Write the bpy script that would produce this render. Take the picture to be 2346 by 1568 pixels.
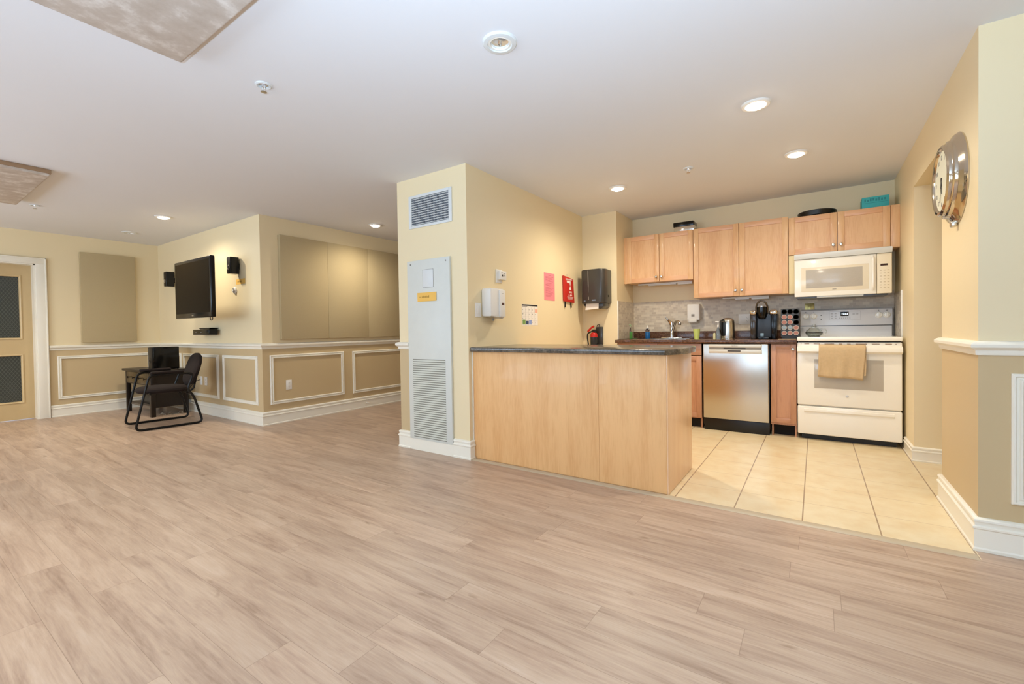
import bpy, bmesh, math, random
from mathutils import Vector, Matrix
R = math.radians
PI = math.pi
random.seed(7)
for o in list(bpy.data.objects): bpy.data.objects.remove(o)
sc = bpy.context.scene
col = sc.collection

# ------------------------------------------------------------------ camera
YAW, PITCH, ROLL, FPX = 34.315, -0.89, -0.891, 1019.566
cd = bpy.data.cameras.new('camera'); cam = bpy.data.objects.new('camera', cd); col.objects.link(cam)
_y, _p, _r = R(YAW), R(PITCH), R(ROLL)
F = Vector((-math.sin(_y)*math.cos(_p), math.cos(_y)*math.cos(_p), math.sin(_p)))
Rt = Vector((math.cos(_y), math.sin(_y), 0)); Up = Rt.cross(F)
R2 = Rt*math.cos(_r)+Up*math.sin(_r); U2 = -Rt*math.sin(_r)+Up*math.cos(_r)
M = Matrix((R2, U2, -F)).transposed().to_4x4(); M.translation = (0, 0, 1.06)
cam.matrix_world = M
cd.sensor_fit = 'HORIZONTAL'; cd.sensor_width = 36; cd.lens = FPX/2346*36
cd.shift_y = (771.187-784)/2346; cd.clip_start = .02
sc.camera = cam

# ------------------------------------------------------------------ view, world, daylight
sc.view_settings.view_transform = 'Standard'; sc.view_settings.look = 'None'
sc.view_settings.gamma = 1; sc.view_settings.use_curve_mapping = False
sc.view_settings.exposure = 0.58
w = bpy.data.worlds.new('world'); sc.world = w; w.use_nodes = True
w.node_tree.nodes['Background'].inputs[0].default_value = (.66, .79, 1, 1)
w.node_tree.nodes['Background'].inputs[1].default_value = 1.5
sc.cycles.max_bounces = 10; sc.cycles.diffuse_bounces = 6; sc.cycles.glossy_bounces = 5

XL, YT, XT, YP, XP, XPL = -8.27, 2.585, -5.218, 2.797, -2.34, -3.158
XR, YR, ZC, YB, YN, XN = .621, 2.915, 2.416, 5.53, 4.973, -1.906
YW, XE = -2.3, 3.6      # window wall behind the camera, wall far right
WARM = (1, .90, .73); DAY = (.56, .76, 1.0)

def area_light(name, loc, rot, sx, sy, power, colr):
    d = bpy.data.lights.new(name, 'AREA'); d.shape = 'RECTANGLE'; d.size = sx; d.size_y = sy
    d.energy = power; d.color = colr
    o = bpy.data.objects.new(name, d); col.objects.link(o); o.location = loc; o.rotation_euler = rot
    return o
TILT = 42      # window lights aimed upward to brighten the ceiling more than the walls
WINDOWS = [(-7.2, -5.0), (-4.2, -2.0), (-1.1, 1.1), (1.7, 3.2)]
for a, b, POW in [w_+(p_,) for w_, p_ in zip(WINDOWS, (50, 34, 24, 2))]:     # daylight coming through each window opening of the rear wall
    area_light('daylight', ((a+b)/2, YW-.12, 1.45), (R(90+TILT), 0, 0), b-a-.05, 1.4, POW*(b-a)/2.2, DAY)

# added spot standing for the photographer's bounced flash, to brighten the near ceiling
fd = bpy.data.lights.new('bounce_flash_fill', 'SPOT'); fd.energy = 290; fd.spot_size = R(150); fd.spot_blend = .8
fd.shadow_soft_size = .06; fd.color = (.52, .74, 1.0)
fo = bpy.data.objects.new('bounce_flash_fill', fd); col.objects.link(fo); fo.location = (.1, -.35, 1.02)
fo.rotation_euler = Vector((.15, -.25, -1.0)).to_track_quat('Z', 'Y').to_euler()

# ------------------------------------------------------------------ materials
def lin(c):
    if isinstance(c, str):
        c = tuple(int(c[i:i+2], 16)/255 for i in (0, 2, 4))
    return tuple((x/12.92 if x <= .04045 else ((x+.055)/1.055)**2.4) for x in c)+(1,)
class NT:
    def __init__(s, m):
        s.t = m.node_tree; s.n = s.t.nodes; s.l = s.t.links; s.b = s.n['Principled BSDF']
    def new(s, k, **kw):
        x = s.n.new(k)
        for a, v in kw.items(): setattr(x, a, v)
        return x
    def link(s, a, b): s.l.new(a, b)
    def math(s, op, a, b=None, c=None):
        x = s.new('ShaderNodeMath', operation=op)
        for i, v in enumerate((a, b, c)):
            if v is None: continue
            if isinstance(v, (int, float)): x.inputs[i].default_value = v
            else: s.link(v, x.inputs[i])
        return x.outputs[0]
    def mix(s, f, a, b, mode='MIX'):
        x = s.new('ShaderNodeMix', data_type='RGBA', blend_type=mode)
        for i, v in ((0, f), (6, a), (7, b)):
            if isinstance(v, (int, float, tuple)): x.inputs[i].default_value = v
            else: s.link(v, x.inputs[i])
        return x.outputs[2]
    def coords(s, scale=(1, 1, 1)):
        tc = s.new('ShaderNodeTexCoord'); mp = s.new('ShaderNodeMapping'); mp.inputs['Scale'].default_value = scale
        s.link(tc.outputs['Object'], mp.inputs[0]); return mp.outputs[0]
    def noise(s, vec, scale, detail=3, rough=.5, dist=0):
        x = s.new('ShaderNodeTexNoise'); x.inputs['Scale'].default_value = scale
        x.inputs['Detail'].default_value = detail; x.inputs['Distortion'].default_value = dist; x.inputs['Roughness'].default_value = rough
        s.link(vec, x.inputs['Vector']); return x.outputs[0]
    def ramp(s, f, stops):
        x = s.new('ShaderNodeValToRGB'); e = x.color_ramp.elements
        while len(e) < len(stops): e.new(.5)
        for el, (p, c) in zip(e, stops): el.position = p; el.color = c
        s.link(f, x.inputs[0]); return x.outputs[0]
    def bump(s, h, strength, dist=.002):
        x = s.new('ShaderNodeBump'); x.inputs['Strength'].default_value = strength; x.inputs['Distance'].default_value = dist
        s.link(h, x.inputs['Height']); s.link(x.outputs[0], s.b.inputs['Normal'])
def mat(name, c, rough=.5, metal=0, var=.04, vs=12, bump=0, bs=200, spec=.5, coat=0, emit=None, trans=0, ior=1.45, alpha=None, scale=(1, 1, 1), aniso=0):
    m = bpy.data.materials.new(name); m.use_nodes = True; n = NT(m); b = n.b
    c = lin(c); v = n.coords(scale); f = n.noise(v, vs)
    dark = tuple(x*(1-var) for x in c[:3])+(1,); light = tuple(min(1, x*(1+var)) for x in c[:3])+(1,)
    n.link(n.mix(f, dark, light), b.inputs['Base Color'])
    b.inputs['Roughness'].default_value = rough; b.inputs['Metallic'].default_value = metal
    b.inputs['Specular IOR Level'].default_value = spec; b.inputs['Coat Weight'].default_value = coat
    b.inputs['Transmission Weight'].default_value = trans; b.inputs['IOR'].default_value = ior
    if aniso: b.inputs['Anisotropic'].default_value = aniso
    if emit: b.inputs['Emission Color'].default_value = tuple(emit[0])+(1,); b.inputs['Emission Strength'].default_value = emit[1]
    if bump: n.bump(n.noise(v, bs), bump)
    return m
PAINT = mat('cream_wall_paint', 'ecdbb4', .45, var=.015, vs=2, bump=.04, bs=160)
TAN = mat('tan_wall_paint', 'cbb48b', .5, var=.015, vs=2, bump=.04, bs=160)
CEIL = mat('ceiling_paint', 'e6e7e9', .8, var=.01, vs=2, bump=.05, bs=120)
TRIM = mat('white_trim_paint', 'f1ecdd', .32, var=.01)
FABRIC = mat('acoustic_fabric', 'bcaa84', .95, var=.07, vs=260, bump=.35, bs=700)
WHITE = mat('white_plastic', 'ece9e2', .35, var=.01)
WHITEP = mat('white_powder_coat', 'dcdfdd', .4, var=.01)
ENAMEL = mat('white_enamel', 'f3efe4', .18, var=.01, coat=.3)
ENAMELG = mat('grey_white_enamel', 'dddcdc', .25, var=.01, coat=.2)
GREYGLASS = mat('grey_oven_glass', 'b9b2a6', .12, var=.02, coat=.4)
BLACK = mat('black_plastic', '14120f', .38, var=.1)
BLACKG = mat('black_gloss', '0b0a09', .16, var=.1, spec=.4)
DARKG = mat('dark_grey_plastic', '3a3733', .28, var=.05, coat=.2)
SCREEN = mat('tv_screen', '150e05', .3, var=.05, spec=.08)
CHROME = mat('chrome', 'd8d6d2', .08, 1, var=.01)
CLOCKM = mat('polished_nickel', 'cdc3b4', .09, 1, var=.01)
STEEL = mat('brushed_steel', 'c9c4bb', .27, 1, var=.05, vs=60, scale=(40, 1, 1), aniso=.5)
NICKEL = mat('satin_nickel', 'cfcac0', .28, 1)
DARKMETAL = mat('dark_metal', '26221e', .4, .4)
BROWNFAB = mat('brown_upholstery', '1e120d', .95, var=.15, vs=200, bump=.3, bs=500)
DARKWOOD = mat('espresso_wood', '1d130b', .35, var=.3, vs=18, scale=(.4, 4, 4), coat=0)
GREYIN = mat('shelf_grey', '6b5f52', .5)
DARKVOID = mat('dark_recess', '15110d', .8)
TOWEL = mat('tan_terry', 'cfb48c', .95, var=.1, vs=60, bump=.6, bs=400)
PAPER = mat('white_paper', 'efe9df', .8, var=.01)
PINK = mat('pink_paper', 'ee8a93', .8, var=.02)
PINKD = mat('pink_ink', 'b45a66', .8)
ORANGE = mat('orange_paper', 'f3c263', .8, var=.02)
ORANGED = mat('orange_ink', 'a9833a', .8)
REDF = mat('red_vinyl', 'c22d22', .5, var=.05)
REDP = mat('red_plastic', 'bb2018', .35)
GREENC = mat('green_cup', 'cdd877', .4)
TEAL = mat('teal_card', '3fb2b6', .6, var=.08, vs=30)
TEALD = mat('teal_print', '2c8990', .6)
GLASS = mat('clear_glass', 'f4f6f2', .03, trans=1, ior=1.45, var=.005)
BLUEL = mat('blue_soap', '2f7fc4', .15, trans=.5)
GREENL = mat('green_soap', '5fae4a', .2, trans=.5)
INK = mat('black_ink', '2a2624', .7)
GREYI = mat('grey_ink', '8d8880', .6)
GREENI = mat('green_ink', '7fa05a', .7); NAVYI = mat('navy_ink', '3b4a6b', .7); BLUEI = mat('light_blue_ink', '8fa3d6', .7); ORI = mat('salmon_ink', 'efb49a', .7)
CAPR = mat('capsule_foil_red', 'a9705f', .4, .2); CAPG = mat('capsule_foil_grey', '8a8c86', .3, .5)
CREAMB = mat('cream_panel', 'e6d3a4', .5)
BRASS = mat('brass_plate', 'b3a468', .3, .7)
CLOCKF = mat('clock_face', 'd9d8c4', .5)
GROUT = mat('grout_brown', '8d7057', .85)
CERAM = mat('lamp_reflector', 'e8ecf2', .1, .8)
LAMP = mat('lit_lamp', 'ffffff', .5, emit=((1, .86, .66), 26))
LEDM = mat('clock_digits', 'ffffff', .5, emit=((.75, .88, 1), 2.2))

def wood(name, base, dark, along='z', coat=.15, rough=.38):
    m = bpy.data.materials.new(name); m.use_nodes = True; n = NT(m)
    s = {'z': (9, 9, .9), 'x': (.9, 9, 9), 'y': (9, .9, 9)}[along]
    v = n.coords(s); w1 = n.noise(v, 1.3, 4, .6)
    v2 = n.coords(tuple(k*5 for k in s)); w2 = n.noise(v2, 2.2, 3, .6)
    v3 = n.coords((1, 1, 1)); w3 = n.noise(v3, 3, 2)
    f = n.math('ADD', n.math('MULTIPLY', w1, .6), n.math('MULTIPLY', w2, .4))
    c = n.ramp(f, [(.36, lin(dark)), (.54, lin(base)), (.75, tuple(min(1, x*1.05) for x in lin(base)[:3])+(1,))])
    c = n.mix(n.math('MULTIPLY', w3, .25), c, lin(dark))
    n.link(c, n.b.inputs['Base Color']); n.b.inputs['Roughness'].default_value = rough; n.b.inputs['Coat Weight'].default_value = coat
    n.bump(w2, .05, .001)
    return m
MAPLE = wood('maple_vertical', 'e9be8d', 'dba878')
MAPLEX = wood('maple_horizontal', 'e5b488', 'd8a27a', 'x')
MAPLEP = wood('maple_sheet', 'f0bf84', 'e4ad72', 'z', .1, .45)
MAPLEE = wood('maple_end', 'f1caa0', 'e8bb8e', 'z', .2, .35)
BASEW = wood('base_cabinet_wood', 'c79472', 'b3805f')
BASEWX = wood('base_cabinet_wood_rail', 'c18f70', 'b07d5e', 'x')

def floor_material():
    m = bpy.data.materials.new('plank_floor'); m.use_nodes = True; n = NT(m)
    tc = n.new('ShaderNodeTexCoord'); sep = n.new('ShaderNodeSeparateXYZ'); n.link(tc.outputs['Object'], sep.inputs[0])
    x, y = sep.outputs[0], sep.outputs[1]
    P, L = .1512, 1.22
    v = n.math('DIVIDE', n.math('SUBTRACT', y, .360), P)
    row = n.math('FLOOR', v); fv = n.math('FRACT', v)
    wn = n.new('ShaderNodeTexWhiteNoise', noise_dimensions='1D'); n.link(n.math('ADD', row, 37.3), wn.inputs['W'])
    u = n.math('DIVIDE', n.math('ADD', x, n.math('MULTIPLY', wn.outputs[0], L)), L)
    cl = n.math('FLOOR', u); fu = n.math('FRACT', u)
    cb = n.new('ShaderNodeCombineXYZ'); n.link(row, cb.inputs[0]); n.link(cl, cb.inputs[1])
    wn2 = n.new('ShaderNodeTexWhiteNoise', noise_dimensions='2D'); n.link(cb.outputs[0], wn2.inputs['Vector'])
    seam = n.math('MAXIMUM', n.math('LESS_THAN', n.math('MULTIPLY', n.math('MINIMUM', fv, n.math('SUBTRACT', 1, fv)), P), .0009),
                  n.math('LESS_THAN', n.math('MULTIPLY', n.math('MINIMUM', fu, n.math('SUBTRACT', 1, fu)), L), .0010))
    # grain coordinates, shifted per plank
    off = n.math('MULTIPLY', wn2.outputs[0], 31.0)
    g = n.new('ShaderNodeCombineXYZ')
    n.link(n.math('ADD', n.math('MULTIPLY', x, 1.25), off), g.inputs[0]); n.link(n.math('ADD', n.math('MULTIPLY', y, 10), off), g.inputs[1]); n.link(off, g.inputs[2])
    g1 = n.noise(g.outputs[0], 1.5, 7, .68, .45)
    g2v = n.new('ShaderNodeCombineXYZ')
    n.link(n.math('ADD', n.math('MULTIPLY', x, 4), off), g2v.inputs[0]); n.link(n.math('MULTIPLY', y, 75), g2v.inputs[1]); n.link(off, g2v.inputs[2])
    g2 = n.noise(g2v.outputs[0], 1.4, 3, .6)
    g3v = n.new('ShaderNodeCombineXYZ')
    n.link(n.math('ADD', n.math('MULTIPLY', x, 5.5), off), g3v.inputs[0]); n.link(n.math('ADD', n.math('MULTIPLY', y, 14), off), g3v.inputs[1]); n.link(off, g3v.inputs[2])
    g3 = n.noise(g3v.outputs[0], 1.2, 2, .5)
    f = n.math('ADD', n.math('MULTIPLY', g1, .72), n.math('MULTIPLY', g2, .28))
    c = n.ramp(f, [(.30, lin('957a66')), (.43, lin('b39883')), (.55, lin('c4aa93')), (.74, lin('d4beaa'))])
    knots = n.ramp(g3, [(.70, (0, 0, 0, 1)), (.80, (1, 1, 1, 1))])
    c = n.mix(n.math('MULTIPLY', knots, .6), c, lin('84674d'))
    tone = n.math('ADD', .86, n.math('MULTIPLY', wn2.outputs[0], .11))
    tv = n.new('ShaderNodeCombineColor'); [n.link(tone, tv.inputs[i]) for i in range(3)]
    c = n.mix(1.0, c, tv.outputs[0], 'MULTIPLY')
    c = n.mix(n.math('MULTIPLY', seam, .45), c, lin('6e5643'))
    n.link(c, n.b.inputs['Base Color'])
    n.link(n.math('ADD', .30, n.math('MULTIPLY', g2, .14)), n.b.inputs['Roughness'])
    n.b.inputs['Specular IOR Level'].default_value = .45
    n.bump(n.math('SUBTRACT', g2, n.math('MULTIPLY', seam, 2)), .08, .001)
    return m
def tile_material():
    m = bpy.data.materials.new('ceramic_tile'); m.use_nodes = True; n = NT(m)
    tc = n.new('ShaderNodeTexCoord'); sep = n.new('ShaderNodeSeparateXYZ'); n.link(tc.outputs['Object'], sep.inputs[0])
    x, y = sep.outputs[0], sep.outputs[1]; P = .333
    fx = n.math('FRACT', n.math('DIVIDE', n.math('ADD', x, .730+P*20), P)); fy = n.math('FRACT', n.math('DIVIDE', n.math('ADD', y, P*20-2.822), P))
    def near(f, d): return n.math('LESS_THAN', n.math('MULTIPLY', n.math('MINIMUM', f, n.math('SUBTRACT', 1, f)), P), d)
    sx, sy = near(fx, .0032), near(fy, .0022)
    v = n.coords(); f = n.noise(v, 7, 4, .6)
    c = n.ramp(f, [(.3, lin('dfc89e')), (.55, lin('e6d5b0')), (.8, lin('ecdebe'))])
    c = n.mix(n.math('MULTIPLY', sy, .65), c, lin('b89c78')); c = n.mix(n.math('MULTIPLY', sx, .85), c, lin('977a60'))
    n.link(c, n.b.inputs['Base Color']); n.b.inputs['Roughness'].default_value = .33
    n.bump(n.math('SUBTRACT', 1, n.math('MAXIMUM', sx, sy)), .25, .002)
    return m
def mosaic_material():
    m = bpy.data.materials.new('mosaic_backsplash'); m.use_nodes = True; n = NT(m)
    tc = n.new('ShaderNodeTexCoord'); sep = n.new('ShaderNodeSeparateXYZ'); n.link(tc.outputs['Object'], sep.inputs[0])
    cb = n.new('ShaderNodeCombineXYZ'); n.link(n.math('ADD', sep.outputs[0], sep.outputs[1]), cb.inputs[0]); n.link(sep.outputs[2], cb.inputs[1])
    br = n.new('ShaderNodeTexBrick'); n.link(cb.outputs[0], br.inputs['Vector'])
    br.inputs['Scale'].default_value = 1; br.inputs['Brick Width'].default_value = .052; br.inputs['Row Height'].default_value = .026
    br.inputs['Mortar Size'].default_value = .0014; br.inputs['Mortar Smooth'].default_value = .3; br.inputs['Bias'].default_value = .1
    br.inputs['Color1'].default_value = lin('ddd0b8'); br.inputs['Color2'].default_value = lin('b5a48f'); br.inputs['Mortar'].default_value = lin('cfc6b4')
    v = n.coords(); f = n.noise(v, 30, 4, .6)
    c = n.mix(n.math('MULTIPLY', f, .5), br.outputs[0], lin('d8cdb8'))
    n.link(c, n.b.inputs['Base Color']); n.b.inputs['Roughness'].default_value = .35
    n.bump(n.math('SUBTRACT', 1, br.outputs[1]), .3, .002)
    return m
def speckle(name, stops, rough, scale=1.0, spec=.5):
    m = bpy.data.materials.new(name); m.use_nodes = True; n = NT(m)
    v = n.coords(); f = n.noise(v, 22*scale, 6, .75); f2 = n.noise(v, 90*scale, 3, .6)
    n.link(n.ramp(n.math('ADD', n.math('MULTIPLY', f, .65), n.math('MULTIPLY', f2, .35)), stops), n.b.inputs['Base Color'])
    n.b.inputs['Roughness'].default_value = rough; n.b.inputs['Specular IOR Level'].default_value = spec
    return m
PLANKS = floor_material(); TILES = tile_material(); MOSAIC = mosaic_material()
GRANITE = speckle('brown_laminate', [(.35, lin('2c1b14')), (.5, lin('573a2b')), (.68, lin('86634a'))], .2, 2.2)
SLATE = speckle('slate_laminate', [(.36, lin('37322d')), (.5, lin('5d564c')), (.66, lin('84796a'))], .16, .8)
CEILPANEL = speckle('ceiling_panel_cloth', [(.36, lin('bdb1a4')), (.5, lin('cac0b5')), (.62, lin('e6e1da'))], .9, .16)
CEILEDGE = mat('ceiling_panel_edge', 'a5896c', .9)
def lattice_glass():
    m = bpy.data.materials.new('patterned_dark_glass'); m.use_nodes = True; n = NT(m)
    tc = n.new('ShaderNodeTexCoord'); sep = n.new('ShaderNodeSeparateXYZ'); n.link(tc.outputs['Object'], sep.inputs[0])
    a = n.math('FRACT', n.math('MULTIPLY', n.math('ADD', sep.outputs[1], n.math('MULTIPLY', sep.outputs[2], .6)), 32))
    b = n.math('FRACT', n.math('MULTIPLY', n.math('SUBTRACT', sep.outputs[1], n.math('MULTIPLY', sep.outputs[2], .6)), 32))
    g = n.math('MAXIMUM', n.math('LESS_THAN', a, .12), n.math('LESS_THAN', b, .12))
    n.link(n.mix(g, lin('3b3f3b'), lin('585c54')), n.b.inputs['Base Color']); n.b.inputs['Roughness'].default_value = .25
    n.bump(g, .3, .002)
    return m
LATTICE = lattice_glass()
OUTSIDE = mat('outdoor_ground', '8c9a7d', .9)

# ------------------------------------------------------------------ mesh helpers
ORG = {}
class MB:
    def __init__(s): s.bm = bmesh.new(); s.mi = 0
    def _new(s, before):
        s.bm.faces.ensure_lookup_table()
        for f in s.bm.faces[before:]: f.material_index = s.mi
    def box(s, x0, x1, y0, y1, z0, z1, bev=0, seg=2, mi=0, rot=None):
        t = bmesh.new(); bmesh.ops.create_cube(t, size=1)
        for v in t.verts: v.co = Vector((x0+(v.co.x+.5)*(x1-x0), y0+(v.co.y+.5)*(y1-y0), z0+(v.co.z+.5)*(z1-z0)))
        bev = min(bev, .45*min(abs(x1-x0), abs(y1-y0), abs(z1-z0)))
        if bev > 0: bmesh.ops.bevel(t, geom=t.edges[:], offset=bev, segments=seg, affect='EDGES', profile=.5)
        if rot:
            c, ax, an = rot
            bmesh.ops.rotate(t, cent=Vector(c), matrix=Matrix.Rotation(an, 3, ax), verts=t.verts[:])
        s._merge(t, mi); return s
    def _merge(s, t, mi=0):
        bmesh.ops.recalc_face_normals(t, faces=t.faces[:])
        me = bpy.data.meshes.new('t')
        for f in t.faces: f.material_index = mi
        t.to_mesh(me); t.free(); s.bm.from_mesh(me); bpy.data.meshes.remove(me)
    def poly(s, pts, mi=0):
        s.bm.faces.new([s.bm.verts.new(p) for p in pts]).material_index = mi; return s
    def prism(s, pts, a, b, axis='z', mi=0, bev=0):
        """closed outline pts (2D) extruded from a to b along axis"""
        def P(u, v, k): return {'z': (u, v, k), 'y': (u, k, v), 'x': (k, u, v)}[axis]
        t = bmesh.new(); A = [t.verts.new(P(u, v, a)) for u, v in pts]; B = [t.verts.new(P(u, v, b)) for u, v in pts]
        n = len(pts); t.faces.new(A[::-1]); t.faces.new(B)
        for i in range(n): t.faces.new((A[i], A[(i+1) % n], B[(i+1) % n], B[i]))
        if bev:
            es = [e for e in t.edges if all(v in A for v in e.verts) or all(v in B for v in e.verts)]
            bmesh.ops.bevel(t, geom=es, offset=bev, segments=2, affect='EDGES', profile=.5)
        s._merge(t, mi); return s
    def lathe(s, prof, c, axis='z', seg=28, mi=0, sgn=1):
        """prof: list of (r, h) along axis from centre c"""
        t = bmesh.new(); rings = []
        for r, h in prof:
            ring = []
            for i in range(seg):
                a = 2*PI*i/seg; u, v = r*math.cos(a), r*math.sin(a); h2 = h*sgn
                p = {'z': (u, v, h2), 'y': (u, h2, v), 'x': (h2, u, v)}[axis]
                ring.append(t.verts.new(Vector(c)+Vector(p)))
            rings.append(ring)
        for a, b in zip(rings, rings[1:]):
            for i in range(seg): t.faces.new((a[i], a[(i+1) % seg], b[(i+1) % seg], b[i]))
        if prof[0][0] > 1e-5: t.faces.new(rings[0][::-1])
        if prof[-1][0] > 1e-5: t.faces.new(rings[-1])
        bmesh.ops.remove_doubles(t, verts=t.verts[:], dist=1e-6)
        s._merge(t, mi); return s
    def ring(s, prof, c, axis='z', seg=32, mi=0, sgn=1):
        """closed cross-section loop revolved: torus-like"""
        t = bmesh.new(); rings = []
        for r, h in prof:
            ring = []
            for i in range(seg):
                a = 2*PI*i/seg; u, v = r*math.cos(a), r*math.sin(a); h2 = h*sgn
                p = {'z': (u, v, h2), 'y': (u, h2, v), 'x': (h2, u, v)}[axis]
                ring.append(t.verts.new(Vector(c)+Vector(p)))
            rings.append(ring)
        for a, b in zip(rings, rings[1:]+rings[:1]):
            for i in range(seg): t.faces.new((a[i], a[(i+1) % seg], b[(i+1) % seg], b[i]))
        s._merge(t, mi); return s
    def tube(s, pts, r, seg=10, closed=False, mi=0, fillet=0, rr=None):
        pts = [Vector(p) for p in pts]
        if fillet:
            out = []; n = len(pts)
            for i, p in enumerate(pts):
                if not closed and i in (0, n-1): out.append(p); continue
                a, b = pts[i-1], pts[(i+1) % n]
                da, db = (a-p), (b-p); f = min(fillet, da.length*.45, db.length*.45)
                q0, q1 = p+da.normalized()*f, p+db.normalized()*f
                for k in range(6):
                    tt = k/5; out.append(q0*(1-tt)**2+p*2*tt*(1-tt)+q1*tt**2)
            pts = out
        n = len(pts); t = bmesh.new(); rings = []; nrm = None
        for i, p in enumerate(pts):
            if closed: d = pts[(i+1) % n]-pts[i-1]
            else: d = pts[min(i+1, n-1)]-pts[max(i-1, 0)]
            d.normalize()
            if nrm is None:
                nrm = d.orthogonal().normalized()
            nrm = (nrm-d*nrm.dot(d)).normalized(); bn = d.cross(nrm)
            rad = rr[i] if rr else r
            rings.append([t.verts.new(p+(nrm*math.cos(2*PI*k/seg)+bn*math.sin(2*PI*k/seg))*rad) for k in range(seg)])
        pr = list(zip(rings, rings[1:]))
        for a, b in pr:
            for k in range(seg): t.faces.new((a[k], a[(k+1) % seg], b[(k+1) % seg], b[k]))
        if closed:
            a, b = rings[-1], rings[0]
            best = min(range(seg), key=lambda o: (a[0].co-b[o].co).length)
            for k in range(seg): t.faces.new((a[k], a[(k+1) % seg], b[(k+1+best) % seg], b[(k+best) % seg]))
        else: t.faces.new(rings[0][::-1]); t.faces.new(rings[-1])
        s._merge(t, mi); return s
    def sweep(s, path, prof, closed=False, mi=0, up=Vector((0, 0, 1)), origin=None, side=1):
        """profile (d, h): d = offset to the side of the path, h = along `up`; mitred corners"""
        path = [Vector(p) for p in path]; n = len(path); t = bmesh.new(); rings = []
        for i, p in enumerate(path):
            d1 = (path[i]-path[i-1]).normalized() if (closed or i > 0) else None
            d2 = (path[(i+1) % n]-path[i]).normalized() if (closed or i < n-1) else None
            n1 = d1.cross(up)*side if d1 else None; n2 = d2.cross(up)*side if d2 else None
            if n1 is None: m = n2
            elif n2 is None: m = n1
            else: m = (n1+n2)/(1+n1.dot(n2))
            rings.append([t.verts.new(p+m*d+up*h) for d, h in prof])
        k = len(prof); pairs = list(zip(rings, rings[1:]))+([(rings[-1], rings[0])] if closed else [])
        for a, b in pairs:
            for j in range(k): t.faces.new((a[j], a[(j+1) % k], b[(j+1) % k], b[j]))
        if not closed: t.faces.new(rings[0][::-1]); t.faces.new(rings[-1])
        s._merge(t, mi); return s
    def build(s, name, mats, parent=None, smooth=35):
        me = bpy.data.meshes.new(name)
        base = ORG.get(parent.name, Vector((0, 0, 0))) if parent else Vector((0, 0, 0))
        s.base = base
        if parent is not None: bmesh.ops.translate(s.bm, vec=-base, verts=s.bm.verts[:])
        s.bm.to_mesh(me); s.bm.free()
        for m in (mats if isinstance(mats, (list, tuple)) else [mats]): me.materials.append(m)
        me.shade_smooth(); me.set_sharp_from_angle(angle=R(smooth))
        o = bpy.data.objects.new(name, me); col.objects.link(o)
        if parent is not None: o.parent = parent; ORG[o.name] = base
        else: ORG[o.name] = Vector((0, 0, 0))
        return o
    def solo(s, name, mats, label, cat, group=None, smooth=35):
        """a thing that is a single mesh; origin moved to its base"""
        vs = s.bm.verts; c = Vector(((min(v.co.x for v in vs)+max(v.co.x for v in vs))/2, (min(v.co.y for v in vs)+max(v.co.y for v in vs))/2, min(v.co.z for v in vs)))
        bmesh.ops.translate(s.bm, vec=-c, verts=s.bm.verts[:])
        o = s.build(name, mats, None, smooth); o.location = c; tag(o, label, cat, group); ORG[o.name] = c
        return o
def tag(o, label, cat, group=None):
    o['label'] = label; o['category'] = cat
    if group: o['group'] = group
def thing(name, label, cat, loc, group=None):
    o = bpy.data.objects.new(name, None); o.empty_display_size = .1; col.objects.link(o)
    o.location = loc; ORG[o.name] = Vector(loc); tag(o, label, cat, group); return o
def struct(name, mb, m, parent=None):
    o = mb.build(name, m, parent)
    if parent is None: o['kind'] = 'structure'
    return o
def copy_tree(o, loc, label=None, group=None, parent=None):
    c = o.copy(); col.objects.link(c)
    if parent is not None: c.parent = parent
    else:
        c.location = loc
        if label: c['label'] = label
        if group: c['group'] = group
    for ch in [k for k in bpy.data.objects if k.parent == o]: copy_tree(ch, None, parent=c)
    return c
def lettering(text, size, m, parent, loc, rot, name='lettering', align='CENTER', depth=.0006):
    cu = bpy.data.curves.new('t', 'FONT'); cu.body = text; cu.size = size; cu.extrude = depth; cu.align_x = align; cu.align_y = 'CENTER'
    t = bpy.data.objects.new('t', cu); col.objects.link(t)
    bpy.context.view_layer.update()
    me = bpy.data.meshes.new_from_object(t.evaluated_get(bpy.context.evaluated_depsgraph_get()))
    bpy.data.objects.remove(t)
    from mathutils import Euler
    me.transform(Euler(rot).to_matrix().to_4x4()); me.transform(Matrix.Translation(Vector(loc)-ORG[parent.name]))
    me.materials.clear(); me.materials.append(m)
    o = bpy.data.objects.new(name, me); col.objects.link(o); o.parent = parent; ORG[o.name] = ORG[parent.name]
    return o
FY = (R(90), 0, 0)               # text on a surface facing -Y
FXP = (R(90), 0, R(90))          # facing +X
FXN = (R(90), 0, R(-90))         # facing -X

# ------------------------------------------------------------------ structure
b = MB()
for q in ((XL-.3, XE+.3, YW-.3, 2.80), (XL-.3, XP-.01, 2.80, 9.3), (XR-.012, XE+.3, 2.80, YR+.02)):
    b.box(q[0], q[1], q[2], q[3], -.12, 0)
struct('floor', b, PLANKS)
b = MB(); b.box(XP-.01, XR-.012, 2.80, 6.2, -.12, .0).box(XR-.012, XE+.3, YR+.02, 6.2, -.12, .0)
struct('floor', b, TILES)
# transition strip between plank and tile
b = MB(); b.prism([(2.785, 0), (2.79, .004), (2.83, .007), (2.845, .003), (2.845, 0)], XP+.02, XR-.022, 'x')
struct('trim_1', b, mat('transition_strip', 'bfae93', .4))
b = MB(); b.box(XL-.3, XE+.3, YW-.3, 9.3, ZC, ZC+.2)
struct('ceiling', b, CEIL)

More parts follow.
